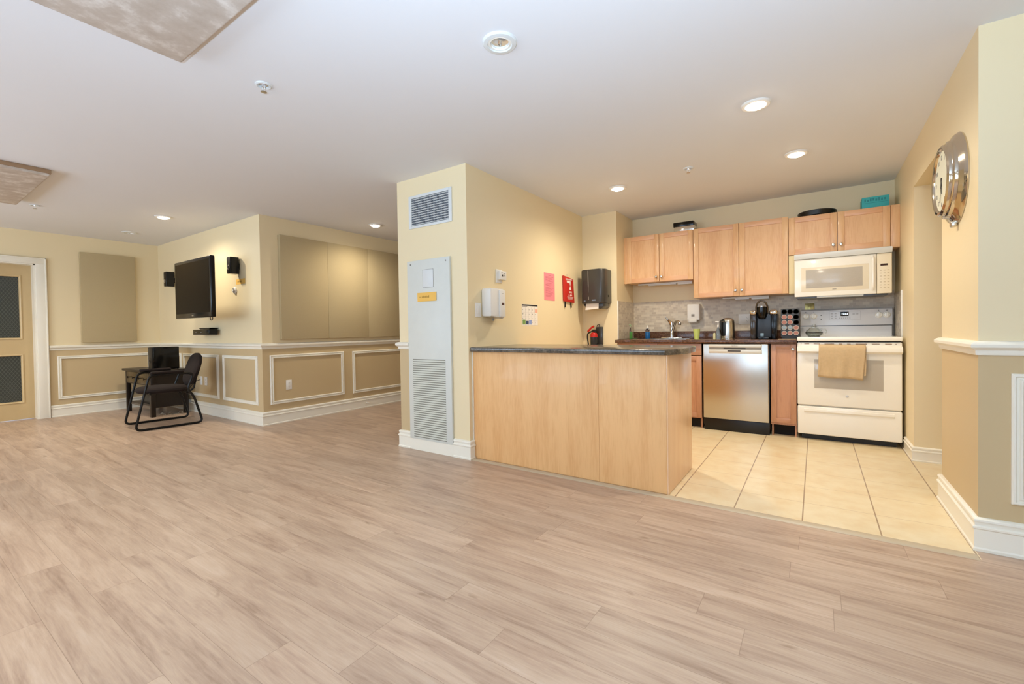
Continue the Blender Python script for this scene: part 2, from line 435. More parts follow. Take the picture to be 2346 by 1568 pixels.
# left wall with door opening y .37..1.28
DY0, DY1, DZ = .36, 1.285, 2.0
b = MB()
b.box(XL-.25, XL, YW, DY0, 0, .91, mi=1).box(XL-.25, XL, YW, DY0, .91, ZC)
b.box(XL-.25, XL, DY1, YT+.3, 0, .91, mi=1).box(XL-.25, XL, DY1, YT+.3, .91, ZC)
b.box(XL-.25, XL, DY0, DY1, DZ, ZC)
struct('wall_left', b, [PAINT, TAN])
# television wall block (front wall of a shaft; its right face is the acoustic wall)
b = MB(); b.box(XL, XT, YT, 9, 0, .91, mi=1).box(XL, XT, YT, 9, .91, ZC)
struct('wall_back_left', b, [PAINT, TAN])
b = MB(); b.box(XT, XPL, 8.8, 9.1, 0, .91, mi=1).box(XT, XPL, 8.8, 9.1, .91, ZC)
struct('wall_hall_end', b, [PAINT, TAN])
# pillar / partition
b = MB()
b.box(XPL, -2.99, YP, YN, 0, .93, mi=1).box(XPL, -2.99, YP, YN, .93, ZC).box(-2.99, XP, YP, YN, 0, ZC)
struct('wall_center', b, [PAINT, TAN])
b = MB(); b.box(XPL, XN, YN, 8.8, .93, ZC).box(XPL, XPL+.1, YN, 8.8, 0, .93, mi=1).box(XPL+.1, XN, YN, 8.8, 0, .93)
struct('wall_notch', b, [PAINT, TAN])
b = MB(); b.box(XN, XR+.3, YB, YB+.25, 0, ZC)
struct('wall_back', b, PAINT)
# right wall with passage opening
OY0, OY1, OZ = 3.632, 4.552, 2.10
b = MB()
b.box(XR, XR+.6, YR, OY0, 0, .93, mi=1).box(XR, XR+.6, YR, OY0, .93, ZC)
b.box(XR, XR+.3, OY1, YB, 0, ZC).box(XR, XR+.3, OY0, OY1, OZ, ZC)
struct('wall_right', b, [PAINT, TAN])
b = MB(); b.box(XR+.6, XE+.2, YR, YR+.3, 0, .93, mi=1).box(XR+.6, XE+.2, YR, YR+.3, .93, ZC)
struct('wall_front_right', b, [PAINT, TAN])
b = MB(); b.box(XR+.3, 2.3, OY1, OY1+.15, 0, ZC).box(2.3, 2.45, YR+.3, OY1+.15, 0, ZC)
struct('wall_passage', b, PAINT)
b = MB(); b.box(XE, XE+.2, YW, YR, 0, .93, mi=1).box(XE, XE+.2, YW, YR, .93, ZC)
struct('wall_far_right', b, [PAINT, TAN])
# rear wall with windows
b = MB(); xs = [XL-.25]+[v for ab in WINDOWS for v in ab]+[XE+.2]
for a, c in zip(xs[::2], xs[1::2]): b.box(a, c, YW-.25, YW, 0, ZC)
for a, c in WINDOWS: b.box(a, c, YW-.25, YW, 0, .7).box(a, c, YW-.25, YW, 2.2, ZC)
struct('wall_rear', b, PAINT)
for i, (a, c) in enumerate(WINDOWS):
    b = MB(); m = (a+c)/2
    for x0, x1, z0, z1 in ((a, a+.06, .7, 2.2), (c-.06, c, .7, 2.2), (a, c, .7, .76), (a, c, 2.14, 2.2), (m-.025, m+.025, .7, 2.2)):
        b.box(x0, x1, YW-.09, YW-.03, z0, z1, .004)
    wf = struct('window_%d' % (i+1), b, TRIM)

# baseboards and rails
BASEP = [(0, 0), (.020, 0), (.021, .012), (.016, .018), (.016, .100), (.022, .106), (.022, .114), (.014, .120), (.014, .132), (.018, .138), (.017, .146), (.010, .153), (0, .155)]
RAILP = [(0, 0), (.008, 0), (.012, .008), (.012, .022), (.020, .028), (.030, .036), (.031, .050), (.024, .058), (.012, .064), (0, .066)]
FRP = [(0, 0), (0, .010), (.006, .016), (.012, .016), (.016, .008), (.024, .008), (.028, .018), (.034, .018), (.040, .010), (.040, 0)]
def runner(name, path, prof, z):
    b = MB(); b.sweep([(x, y, z) for x, y in path], prof); return struct(name, b, TRIM)
runner('baseboard_left', [(XL, DY1+.105), (XL, YT), (XT, YT), (XT, 8.8)][::1], BASEP, 0)
runner('trim_2', [(XL, DY1+.105), (XL, YT), (XT, YT), (XT, 8.8)], RAILP, .878)
runner('baseboard_left', [(XL, YW), (XL, DY0-.105)], BASEP, 0)
# pillar base: mouldings left and right of the access panel, low plain board under it
runner('baseboard_center', [(XPL, 8.7), (XPL, YP), (-3.023, YP)][::1], BASEP, 0)
runner('baseboard_center', [(-2.508, YP), (XP, YP), (XP, YP+.045)], BASEP, 0)
b = MB(); b.box(-3.023, -2.508, YP-.0165, YP, 0, .1); struct('baseboard_center', b, TRIM)
runner('trim_3', [(XPL, 8.7), (XPL, YP), (-3.021, YP)], RAILP, .896)
runner('baseboard_right', [(XR+.6, OY0-.0), (XR, OY0), (XR, YR), (XE, YR)], BASEP, 0)
runner('trim_4', [(XR+.6, OY0), (XR, OY0), (XR, YR), (XE, YR)], RAILP, .908)
BASEK = [(d*.8, h*.72) for d, h in BASEP]
runner('baseboard_back', [(XR, 4.93), (XR, OY1), (2.3, OY1)], BASEK, 0)
NTR = [5]
def wall_frame(o, u, W, H, n):
    """picture-frame moulding: o = lower left corner, u = unit along wall, n = outward normal"""
    o, u, n = Vector(o), Vector(u), Vector(n); z = Vector((0, 0, 1))
    pts = [o, o+u*W, o+u*W+z*H, o+z*H]
    d = (pts[1]-pts[0]).normalized(); side = 1 if d.cross(n).dot(z) > 0 else -1
    b = MB(); b.sweep(pts, FRP, closed=True, up=n, side=side)
    ob = struct('trim_%d' % NTR[0], b, TRIM); NTR[0] += 1
wall_frame((XL, 1.463, .225), (0, 1, 0), 1.0, .575, (1, 0, 0))
wall_frame((-8.15, YT, .225), (1, 0, 0), .68, .57, (0, -1, 0))
wall_frame((-7.40, YT, .225), (1, 0, 0), 1.085, .57, (0, -1, 0))
wall_frame((-6.19, YT, .225), (1, 0, 0), .87, .57, (0, -1, 0))
wall_frame((XT, 2.665, .228), (0, 1, 0), .975, .577, (1, 0, 0))
wall_frame((XT, 3.775, .222), (0, 1, 0), .975, .577, (1, 0, 0))
wall_frame((XT, 4.885, .222), (0, 1, 0), .975, .577, (1, 0, 0))
wall_frame((.725, YR, .237), (1, 0, 0), 1.2, .59, (0, -1, 0))
wall_frame((2.1, YR, .237), (1, 0, 0), 1.2, .59, (0, -1, 0))

# door on the left wall
d1 = bpy.data.objects.new('door_1', None); col.objects.link(d1); d1.location = (XL, (DY0+DY1)/2, 0); d1['kind'] = 'structure'; ORG['door_1'] = Vector(d1.location)
b = MB(); dx = XL-.13
PY0, PY1 = .49, 1.158; panes = [(.235, .82), (1.052, 1.83)]
b.box(dx-.045, dx, DY0+.005, PY0, .008, DZ-.01).box(dx-.045, dx, PY1, DY1-.005, .008, DZ-.01)
for z0, z1 in ((.008, panes[0][0]), (panes[0][1], panes[1][0]), (panes[1][1], DZ-.01)): b.box(dx-.045, dx, PY0, PY1, z0, z1)
b.build('door_leaf', mat('door_paint', 'c9b083', .4), d1)
for z0, z1 in panes:
    b = MB(); b.box(dx-.03, dx-.018, PY0, PY1, z0, z1); p = b.build('pane', LATTICE, d1)
    b = MB(); b.sweep([(dx, PY0-.02, z0-.02), (dx, PY1+.02, z0-.02), (dx, PY1+.02, z1+.02), (dx, PY0-.02, z1+.02)], [(0, -.03), (0, .006), (.008, .010), (.016, .006), (.022, -.012), (.022, -.03)], closed=True, up=Vector((1, 0, 0)), side=-1)
    b.build('pane_moulding', mat('door_moulding', 'd3ba8c', .4), d1)
b = MB()
CAS = [(0, 0), (0, .012), (.01, .018), (.05, .020), (.06, .024), (.085, .024), (.095, .02), (.1, .014), (.1, 0)]
for y0, y1 in ((DY0-.1, DY0), (DY1, DY1+.1)):
    b.box(XL, XL+.02, y0, y1, 0, DZ+.02, .004)
b.box(XL, XL+.0212, DY0-.1, DY1+.1, DZ-.004, DZ+.075, .002)
b.box(XL, XL+.028, DY1+.085, DY1+.1, 0, DZ+.075, .003).box(XL, XL+.028, DY0-.1, DY0-.085, 0, DZ+.075, .003).box(XL, XL+.028, DY0-.1, DY1+.1, DZ+.062, DZ+.075, .003)
b.build('door_casing', TRIM, d1)
b = MB(); b.box(XL-.25, XL+.004, DY1-.018, DY1+.006, 0, DZ+.012).box(XL-.25, XL+.004, DY0-.006, DY0+.018, 0, DZ).box(XL-.25, XL+.004, DY0, DY1, DZ-.018, DZ+.004)
b.build('door_jamb', TRIM, d1)
b = MB(); b.lathe([(.0, 0), (.025, 0), (.025, .008), (.01, .012), (.01, .04), (.026, .05), (.026, .07), (0, .078)], (dx, DY0+.08, .95), 'x')
b.build('door_handle', NICKEL, d1)

# ------------------------------------------------------------------ acoustic panels
def soft_panel(x0, x1, y0, y1, z0, z1, label, group=None):
    b = MB(); b.box(x0, x1, y0, y1, z0, z1, .003, 3)
    return b.solo('acoustic_panel', FABRIC, label, 'acoustic panel', group)
soft_panel(XL, XL+.05, 1.70, 2.292, .972, 2.203, 'beige fabric acoustic panel alone on the wall beside the door')
ylist = [2.787, 3.403, 4.022, 4.64, 5.26]
labs = ['beige fabric wall panel nearest the outside corner, first of the joined row', 'beige fabric wall panel in the middle of the joined row above the rail',
        'beige fabric wall panel of the joined row partly hidden by the pillar', 'beige fabric wall panel farthest down the hall behind the pillar']
for i in range(3):
    soft_panel(XT, XT+.05, ylist[i]+.0007, ylist[i+1]-.0007, .985, 2.215, labs[i], 'fabric panels joined on the hall wall')
# ceiling panels
def ceiling_panel(x0, x1, y0, y1, label):
    t = thing('ceiling_panel', label, 'ceiling panel', ((x0+x1)/2, (y0+y1)/2, ZC-.05))
    b = MB(); b.box(x0, x1, y0, y1, ZC-.055, ZC-.012, .012, 3); b.build('cloth_face', CEILPANEL, t)
    b = MB(); b.box(x0-.006, x1+.006, y0-.006, y1+.006, ZC-.034, ZC-.0005, .003); b.build('frame', CEILEDGE, t)
    return t
ceiling_panel(-2.51, -1.13, -1.85, .90, 'large scuffed beige panel on the ceiling nearest the camera')
ceiling_panel(-6.50, -5.13, -1.85, .90, 'scuffed beige ceiling panel farther off, above the door end of the room')

# ------------------------------------------------------------------ ceiling lights and sprinklers
def spot(name, loc, power, size=R(165), rad=.05, blend=1):
    d = bpy.data.lights.new(name, 'SPOT'); d.energy = power; d.spot_size = size; d.spot_blend = blend; d.shadow_soft_size = rad; d.color = WARM
    o = bpy.data.objects.new(name, d); col.objects.link(o); o.location = loc; return o
def downlight(x, y, lit, label, group=None, power=40):
    t = thing('ceiling_light', label, 'ceiling light', (x, y, ZC-.012), group)
    b = MB(); b.ring([(.082, 0), (.082, -.004), (.076, -.010), (.058, -.012), (.056, -.008), (.056, 0)], (x, y, ZC)); b.build('trim_ring', WHITEP if not lit else WHITE, t)
    if lit:
        b = MB(); b.lathe([(.0, -.026), (.02, -.0255), (.036, -.022), (.047, -.015), (.052, -.006), (.052, 0)], (x, y, ZC)); b.build('lamp', LAMP, t)
        s = spot('lamp_light', (x, y, ZC-.05), power); s.parent = t; s.location = (0, 0, -.03)
    else:
        b = MB(); b.ring([(.056, -.001), (.056, -.006), (.045, -.009), (.043, -.001)], (x, y, ZC)); b.build('gimbal_ring', ENAMEL, t)
        b = MB(); b.lathe([(.044, -.0005), (.030, -.002), (.018, -.0025), (0, -.003)], (x, y, ZC)); b.build('reflector', CERAM, t)
        b = MB(); b.lathe([(.009, -.001), (.009, -.012), (.006, -.016), (0, -.017)], (x, y, ZC)); b.build('bulb', GLASS, t)
    return t
downlight(-1.225, 1.731, False, 'unlit recessed ceiling light at the top centre of the photo')
downlight(-7.457, 2.03, False, 'unlit recessed ceiling light near the left wall, seen nearly edge-on')
downlight(-.298, 3.122, True, 'largest glowing recessed ceiling light, at the kitchen entrance')
downlight(-.122, 4.20, True, 'glowing recessed ceiling light nearest the stove', power=33)
downlight(-1.58, 4.17, True, 'glowing recessed ceiling light in front of the paper towel dispenser', power=52)
downlight(-6.179, 1.992, True, 'glowing recessed ceiling light in front of the television', power=60)
downlight(-3.0, -.4, True, 'added ceiling light, inferred from the television shadow, beyond the left edge of the photo, between the ceiling panels', power=80)  # added out of view to cast the television shadow and warm the left
downlight(-7.45, -.7, True, 'unseen fill light added to brighten the left wall, beyond the left edge of the photo, above the door', power=110)  # fill light added out of view because the left walls were too dark
downlight(-4.622, 3.727, True, 'glowing recessed ceiling light in the hall beside the pillar', power=42)
def sprinkler(x, y, label):
    t = thing('sprinkler_head', label, 'sprinkler', (x, y, ZC-.03), )
    b = MB(); b.ring([(.042, 0), (.042, -.004), (.034, -.008), (.026, -.004), (.026, 0)], (x, y, ZC)); b.build('escutcheon', WHITEP, t)
    b = MB(); b.lathe([(.026, -.0005), (.012, -.003), (.010, -.012), (0, -.014)], (x, y, ZC), seg=16); b.build('body', CERAM, t)
    b = MB(); b.tube([(x-.010, y, ZC-.008), (x-.011, y, ZC-.024), (x, y, ZC-.034)], .0022, 6); b.tube([(x+.010, y, ZC-.008), (x+.011, y, ZC-.024), (x, y, ZC-.034)], .0022, 6); b.build('frame_arm', WHITE, t)
    b = MB(); b.lathe([(0, -.034), (.015, -.036), (.016, -.0385), (0, -.040)], (x, y, ZC), seg=16); b.build('deflector', NICKEL, t)
sprinkler(-2.484, 1.272, 'white fire sprinkler on the ceiling right of the near ceiling panel')
sprinkler(-.894, 4.027, 'small white fire sprinkler between the kitchen ceiling lights')
sprinkler(-6.623, 1.044, 'white fire sprinkler beside the far left ceiling panel')

# ------------------------------------------------------------------ pillar: grille, access panel
t = thing('air_grille', 'grey louvred air grille high on the pillar', 'vent', (-2.745, YP, 1.97))
b = MB()
for x0, x1, z0, z1 in ((-3.0, -2.966, 1.968, 2.256), (-2.524, -2.49, 1.968, 2.256), (-2.966, -2.524, 1.968, 1.99), (-2.966, -2.524, 2.232, 2.256)):
    b.box(x0, x1, YP-.010, YP, z0, z1, .002)
b.build('frame', WHITEP, t)
b = MB(); b.box(-2.97, -2.52, YP-.0012, YP-.0002, 1.985, 2.237); b.build('duct_recess', mat('duct_dark', '4c5157', .7), t)
for k in range(12):
    b = MB(); z = 1.998+k*.0205; b.box(-2.966, -2.524, YP-.008, YP-.0025, z-.0022, z+.0022, rot=((-2.745, YP-.005, z), 'X', R(-25))); b.build('slat', WHITEP, t)
b = MB()
for k in range(31):
    x = -2.955+k*.01403; b.box(x-.0012, x+.0012, YP-.0045, YP-.001, 1.99, 2.232)
o = b.build('vertical_fins', mat('fin_grey', '9aa0a6', .5), t)
t = thing('access_panel', 'tall pale grey metal access panel with louvred lower half on pillar', 'access panel', (-2.767, YP, .1))
b = MB(); b.box(-3.021, -2.512, YP-.022, YP, .1, 1.68, .003)
b.build('panel', mat('grey_white_panel', 'd9dbd3', .4), t)
LV = MB(); n = 36
for k in range(n):
    z = .123+k*(.808-.123)/(n-1); LV.box(-2.965, -2.578, YP-.0245, YP-.0215, z-.0035, z+.0035)
o = LV.build('louvre_slots', mat('slot_shadow', '8a897c', .7), t)
b = MB(); b.prism([(-2.965, .12), (-2.578, .12), (-2.578, .81), (-2.965, .81)], YP-.0228, YP-.0221, 'y'); b.build('louvre_field', mat('panel_field', 'd7d8cc', .4), t)
b = MB()
for x0, x1, z0, z1 in ((-2.828, -2.699, 1.435, 1.437), (-2.828, -2.699, 1.590, 1.592), (-2.828, -2.8265, 1.435, 1.592), (-2.7005, -2.699, 1.435, 1.592)): b.box(x0, x1, YP-.0235, YP-.0215, z0, z1)
b.build('hatch_seam', GREYI, t)
b = MB(); b.box(-2.826, -2.701, YP-.025, YP-.021, 1.4375, 1.5895, .001); h = b.build('hatch', WHITEP, t)
for x in (-2.975, -2.555):
    b = MB(); b.lathe([(0, 0), (.007, 0), (.007, .003), (0, .005)], (x, YP-.022, 1.648), 'y', 12, sgn=-1); b.build('screw', GREYI, t)
def note(x0, x1, y, z0, z1, label, nm='paper_note'):
    t = thing(nm, label, 'note', ((x0+x1)/2, y, z0))
    b = MB(); b.box(x0, x1, y-.0012, y-.0002, z0, z1); b.build('sheet', ORANGE, t)
    zc = (z0+z1)/2; b = MB(); w = x1-x0
    b.box(x0+w*.12, x0+w*.16, y-.0016, y-.0011, zc-.004, zc+.004)
    for i in range(9): b.box(x0+w*(.24+.045*i), x0+w*(.24+.045*i+.03), y-.0016, y-.0011, zc-.008, zc+.006+.003*(i % 3))
    b.build('writing', ORANGED, t)
note(-2.891, -2.664, YP-.0255, 1.316, 1.393, 'orange paper label stuck on the grey access panel of the pillar')
note(-5.80, -5.575, YT, 1.655, 1.718, 'orange paper label on the television wall near the corner')

# ------------------------------------------------------------------ things on the kitchen side wall (x = XP, faces +X)
X0 = XP
t = thing('light_switch', 'white rocker light switch left of the soap dispenser on yellow wall', 'switch', (X0, 2.925, 1.17))
b = MB(); b.box(X0, X0+.006, 2.888, 2.965, 1.168, 1.288, .003); b.build('wall_plate', WHITE, t)
b = MB(); b.box(X0+.005, X0+.010, 2.910, 2.943, 1.195, 1.262, .002, rot=((X0+.006, 2.926, 1.228), 'Y', R(4))); b.build('rocker', WHITE, t)
t = thing('thermostat', 'small white thermostat box above the white hand sanitizer dispenser', 'thermostat', (X0, 3.24, 1.5))
b = MB(); b.box(X0, X0+.008, 3.185, 3.275, 1.478, 1.598, .003); b.build('back_plate', WHITE, t)
b = MB(); b.box(X0+.008, X0+.035, 3.205, 3.305, 1.505, 1.585, .005); b.build('cover', WHITE, t)
b = MB(); b.box(X0+.034, X0+.0365, 3.235, 3.25, 1.535, 1.552).box(X0+.034, X0+.0365, 3.262, 3.285, 1.558, 1.561).box(X0+.034, X0+.0365, 3.225, 3.245, 1.565, 1.568).box(X0+.034, X0+.0365, 3.262, 3.285, 1.54, 1.543); b.build('markings', INK, t)
t = thing('sanitizer_dispenser', 'white wall-mounted hand sanitizer dispenser above the peninsula left end', 'dispenser', (X0, 3.09, 1.15))
b = MB(); b.prism([(2.985, 1.175), (3.155, 1.155), (3.175, 1.165), (3.175, 1.40), (3.165, 1.415), (2.985, 1.412), (2.975, 1.40), (2.975, 1.19)], X0, X0+.10, 'x', bev=.014); b.build('housing', WHITE, t)
b = MB(); b.box(X0+.098, X0+.114, 3.09, 3.172, 1.17, 1.40, .006); f = b.build('push_cover', WHITE, t)
b = MB(); b.box(X0+.112, X0+.1155, 3.115, 3.15, 1.272, 1.292, .001); b.build('level_window', mat('brown_window', '5a3a30', .3), f)
b = MB(); b.box(X0+.1135, X0+.1147, 3.12, 3.145, 1.37, 1.3725); b.build('small_print', GREYI, f)
b = MB(); b.lathe([(.012, 0), (.008, .02), (0, .02)], (X0+.05, 3.07, 1.158), 'z', 12, sgn=-1); b.build('nozzle', GREYI, t)

def sheet(name, y0, y1, z0, z1, m, label, cat='poster', tilt=0):
    t = thing(name, label, cat, (X0, (y0+y1)/2, z0))
    b = MB(); b.box(X0+.0004, X0+.0016, y0, y1, z0, z1); b.build('page', m, t); return t
t = sheet('pink_notice', 4.036, 4.262, 1.363, 1.653, PINK, 'pink paper notice taped to the yellow wall', 'paper')
b = MB()
b.box(X0+.0016, X0+.002, 4.12, 4.175, 1.628, 1.633)
for k in range(19):
    z = 1.61-k*.0115
    if k in (5, 9): continue
    L = (.17, .13, .15, .10, .16)[k % 5]; b.box(X0+.0016, X0+.002, 4.065, 4.065+L, z, z+.003)
b.build('printed_lines', PINKD, t)
t = sheet('calendar_page', 3.601, 3.897, 1.098, 1.305, PAPER, 'white wall calendar page with small colour pictures above the peninsula', 'calendar')
b = MB(); b.box(X0+.0016, X0+.0021, 3.604, 3.894, 1.289, 1.303); b.build('header_bar', INK, t)
b = MB()
for i in range(1, 5): b.box(X0+.0016, X0+.002, 3.604+i*.058, 3.6050+i*.058, 1.10, 1.28)
for j in range(1, 4): b.box(X0+.0016, X0+.002, 3.604, 3.894, 1.10+j*.042, 1.1007+j*.042)
for i in range(5):
    for j in range(4):
        random.seed(i*7+j); b.box(X0+.0016, X0+.002, 3.612+i*.058, 3.612+i*.058+random.uniform(.006, .014), 1.122+j*.042, 1.125+j*.042+random.uniform(0, .005))
b.box(X0+.0016, X0+.002, 3.61, 3.70, 1.280, 1.285)
b.build('grid_marks', GREYI, t)
for (a, c, z0, z1, m, nm) in ((3.612, 3.665, 1.108, 1.155, GREENI, 'green picture'), (3.672, 3.722, 1.108, 1.142, NAVYI, 'navy picture'), (3.728, 3.775, 1.108, 1.150, BLUEI, 'light blue picture'), (3.842, 3.892, 1.225, 1.262, ORI, 'salmon block')):
    b = MB(); b.box(X0+.002, X0+.0024, a, c, z0, z1); o = b.build('picture', m, t); o['label'] = nm
# fire blanket pouch
t = thing('fire_blanket', 'red fire blanket pouch with two black pull tabs hanging on wall', 'fire blanket', (X0, 4.56, 1.3))
b = MB(); b.prism([(4.437, 1.655), (4.672, 1.63), (4.70, 1.363), (4.69, 1.357), (4.455, 1.368), (4.447, 1.372)], X0+.002, X0+.024, 'x', bev=.006); b.build('pouch', REDF, t)
for y in (4.49, 4.63):
    b = MB(); b.box(X0+.008, X0+.013, y-.009, y+.009, 1.30, 1.375, rot=((X0+.01, y, 1.36), 'X', R(-5 if y < 4.55 else 7))); b.build('pull_tab', BLACK, t)
lettering('FIRE BLANKET', .026, PAPER, t, (X0+.025, 4.56, 1.617), (R(90), 0, R(90)))
b = MB(); xw = X0+.0246
b.prism([(4.50, 1.603), (4.60, 1.600), (4.60, 1.588), (4.575, 1.575), (4.51, 1.580)], xw, xw+.0006, 'x')
b.prism([(4.575, 1.585), (4.585, 1.545), (4.59, 1.545), (4.60, 1.583)], xw, xw+.0006, 'x')
b.prism([(4.565, 1.515), (4.588, 1.545), (4.612, 1.515), (4.61, 1.50), (4.572, 1.50)], xw, xw+.0006, 'x')
for k in range(2): b.box(xw, xw+.0006, 4.56, 4.63, 1.478-k*.012, 1.484-k*.012)
for k in range(3): b.prism([(4.545+k*.034, 1.435), (4.555+k*.034, 1.455), (4.565+k*.034, 1.435)], xw, xw+.0006, 'x')
for k in range(4): b.box(xw, xw+.0006, 4.51+.006*k, 4.665-.005*k, 1.42-k*.008, 1.4225-k*.008)
b.build('printed_marks', PAPER, t)
b = MB(); b.tube([(X0, 4.545, 1.675), (X0+.012, 4.545, 1.675), (X0+.014, 4.545, 1.665)], .002, 6); b.tube([(X0+.012, 4.545, 1.67), (X0+.012, 4.53, 1.648)], .0012, 6); b.build('hook', NICKEL, t)

# paper towel dispenser on the notch wall (faces -Y at YN)
t = thing('paper_towel_dispenser', 'dark grey paper towel dispenser with white sheet hanging out', 'dispenser', (-2.10, YN, 1.3))
prof = []
x0, x1, yb, yf = -2.262, -1.975, YN, YN-.225
for a in range(0, 91, 15): prof.append((x0+.035-.035*math.cos(R(a)), yf+.035-.035*math.sin(R(a))))
for a in range(90, 181, 15): prof.append((x1-.055-.055*math.cos(R(a)), yf+.055-.055*math.sin(R(a))))
prof += [(x1, yb), (x0, yb)]
b = MB(); b.prism(prof, 1.345, 1.738, 'z', bev=.012); b.build('housing', DARKG, t)
b = MB(); b.prism([(x0+.02, 1.35), (x1-.02, 1.35), (x1-.02, 1.31), (x1-.05, 1.28), (x0+.06, 1.30), (x0+.02, 1.33)], yf+.03, yb-.01, 'y', bev=.008); b.build('chute', DARKG, t)
b = MB(); b.prism([(x0+.095, 1.425), (x0+.101, 1.425), (x0+.103, 1.39), (x0+.094, 1.39)], yf-.0012, yf+.002, 'y'); b.build('level_window', mat('window_grey', '9a968c', .2), t)
b = MB(); b.prism([(x0+.092, 1.725), (x0+.099, 1.725), (x0+.101, 1.56), (x0+.098, 1.47), (x0+.093, 1.56)], yf-.0012, yf+.002, 'y'); b.build('level_window', bpy.data.materials['window_grey'], t)
b = MB(); b.box(x0+.04, x0+.06, yf-.001, yf+.001, 1.372, 1.382); b.build('badge', mat('dispenser_logo', '7c8ea3', .4), t)
b = MB(); b.box(x0+.14, x0+.185, yf-.001, yf+.001, 1.375, 1.389); b.build('logo_mark', bpy.data.materials['dispenser_logo'], t)
b = MB(); b.prism([(x0+.055, 1.345), (x1-.075, 1.345), (x1-.078, 1.285), (x0+.046, 1.272)], yf+.024, yf+.026, 'y'); b.build('paper_sheet', PAPER, t)
b = MB(); b.lathe([(0, 0), (.012, 0), (.012, .004), (0, .005)], (x1, YN-.09, 1.43), 'x', 14); b.build('lock', BLACKG, t)

# fire extinguisher low on notch wall
t = thing('fire_extinguisher', 'small black fire extinguisher with red collar on a wall bracket', 'fire extinguisher', (-2.17, YN-.07, .84))
cx, cy = -2.165, YN-.085
b = MB(); b.lathe([(0, .80), (.035, .80), (.042, .81), (.042, .955), (.042, .96)], (cx, cy, 0), seg=24); b.build('cylinder', mat('extinguisher_grey', '34383d', .25, .3), t)
b = MB(); b.lathe([(.0425, .955), (.0425, .985), (.032, 1.005), (.014, 1.012), (0, 1.012)], (cx, cy, 0), seg=24); b.build('collar', REDP, t)
b = MB(); b.box(cx-.012, cx+.03, cy-.012, cy+.012, 1.008, 1.045, .003); b.build('valve', DARKMETAL, t)
b = MB(); b.tube([(cx+.005, cy, 1.085), (cx-.03, cy-.01, 1.065), (cx-.068, cy-.02, 1.02)], .011, 8, fillet=.02); b.build('lever', REDP, t)
b = MB(); b.tube([(cx-.01, cy, 1.03), (cx-.07, cy-.02, 1.00), (cx-.075, cy-.02, .95), (cx-.062, cy-.02, .87), (cx-.055, cy-.02, .82)], .008, 8, fillet=.02); b.build('hose', BLACK, t)
b = MB(); b.box(cx+.0, cx+.085, YN-.03, YN, .83, 1.075, .01).box(cx+.05, cx+.08, YN-.12, YN-.02, .83, .87, .004); b.build('bracket', DARKG, t)
b = MB(); b.tube([(cx+.01, YN-.02, 1.08), (cx+.025, YN-.02, 1.105), (cx+.04, YN-.02, 1.105), (cx+.045, YN-.02, 1.075)], .004, 8, fillet=.01); b.build('hanger_loop', BLACK, t)

# ------------------------------------------------------------------ peninsula
t = thing('peninsula_cabinet', 'pale maple peninsula cabinet between wood floor and kitchen tile', 'cabinet', (-1.55, 3.17, 0))
b = MB(); b.box(-2.332, -.775, 2.852, 3.485, .0, .884); b.build('body', MAPLEP, t)
b = MB(); b.box(-2.332, -1.232, 2.844, 2.852, .006, .884, .0008); o = b.build('front_sheet', MAPLEP, t)
b = MB(); b.box(-1.2305, -.776, 2.844, 2.852, .006, .884, .0008); b.build('front_sheet', MAPLEP, t)
b = MB(); b.box(-.775, -.767, 2.844, 3.489, .004, .884, .0008); b.build('end_panel', MAPLEE, t)
b = MB(); b.box(-2.34, -2.330, 2.835, 2.85, .15, .884, .001); b.build('edge_strip', TRIM, t)
b = MB(); cpts = [(-2.335, 2.812), (-.775, 2.812)]
for k in range(9): a = -75+k*18.75; cpts.append((-.79+.10*math.cos(R(a)), 3.17+.345*math.sin(R(a))))
cpts += [(-.80, 3.53), (-2.335, 3.53)]
b.prism(cpts, .884, .9205, 'z', bev=.007)
b.solo('peninsula_worktop', SLATE, 'dark mottled slate-look worktop with rounded end on the maple peninsula', 'worktop')

# ------------------------------------------------------------------ kitchen cabinets
def knob(p, x, y, z):
    b = MB(); b.lathe([(.006, 0), (.006, .012), (.013, .018), (.015, .025), (.011, .031), (0, .033)], (x, y, z), 'y', 16, sgn=-1); return b.build('knob', NICKEL, p)
def shaker(parent, name, x0, x1, z0, z1, y, kn=None, mv=MAPLE, mh=MAPLEX, st=.052, g=.0024):
    x0 += g; x1 -= g; z0 += g; z1 -= g
    b = MB(); b.box(x0, x0+st, y, y+.02, z0, z1, .0018).box(x1-st, x1, y, y+.02, z0, z1, .0018)
    b.box(x0+st, x1-st, y, y+.02, z0, z0+st, .0018, mi=1).box(x0+st, x1-st, y, y+.02, z1-st, z1, .0018, mi=1)
    b.box(x0+st-.004, x1-st+.004, y+.009, y+.018, z0+st-.004, z1-st+.004)
    o = b.build(name, [mv, mh], parent)
    if kn: knob(o, kn[0], y, kn[1])
    return o
YU = 5.20
def upper(x0, x1, z0, z1, xm, kz, label):
    t = thing('wall_cabinet', label, 'cabinet', ((x0+x1)/2, YU+.16, z0))
    b = MB(); b.box(x0+.001, x1-.001, YU+.0215, YB-.001, z0+.002, z1-.002, .001); b.build('body', MAPLE, t)
    shaker(t, 'door', x0, xm, z0, z1, YU, (xm-.032, kz)); shaker(t, 'door', xm, x1, z0, z1, YU, (xm+.027, kz))
    return t
upper(-1.868, -1.113, 1.585, 2.137, -1.484, 1.642, 'maple wall cabinet above the sink, shortest with a pale strip light under it')
upper(-1.113, -.220, 1.374, 2.137, -.661, 1.435, 'tallest maple wall cabinet, left of the microwave')
upper(-.220, .557, 1.748, 2.120, .172, 1.812, 'short maple wall cabinet directly above the white microwave')
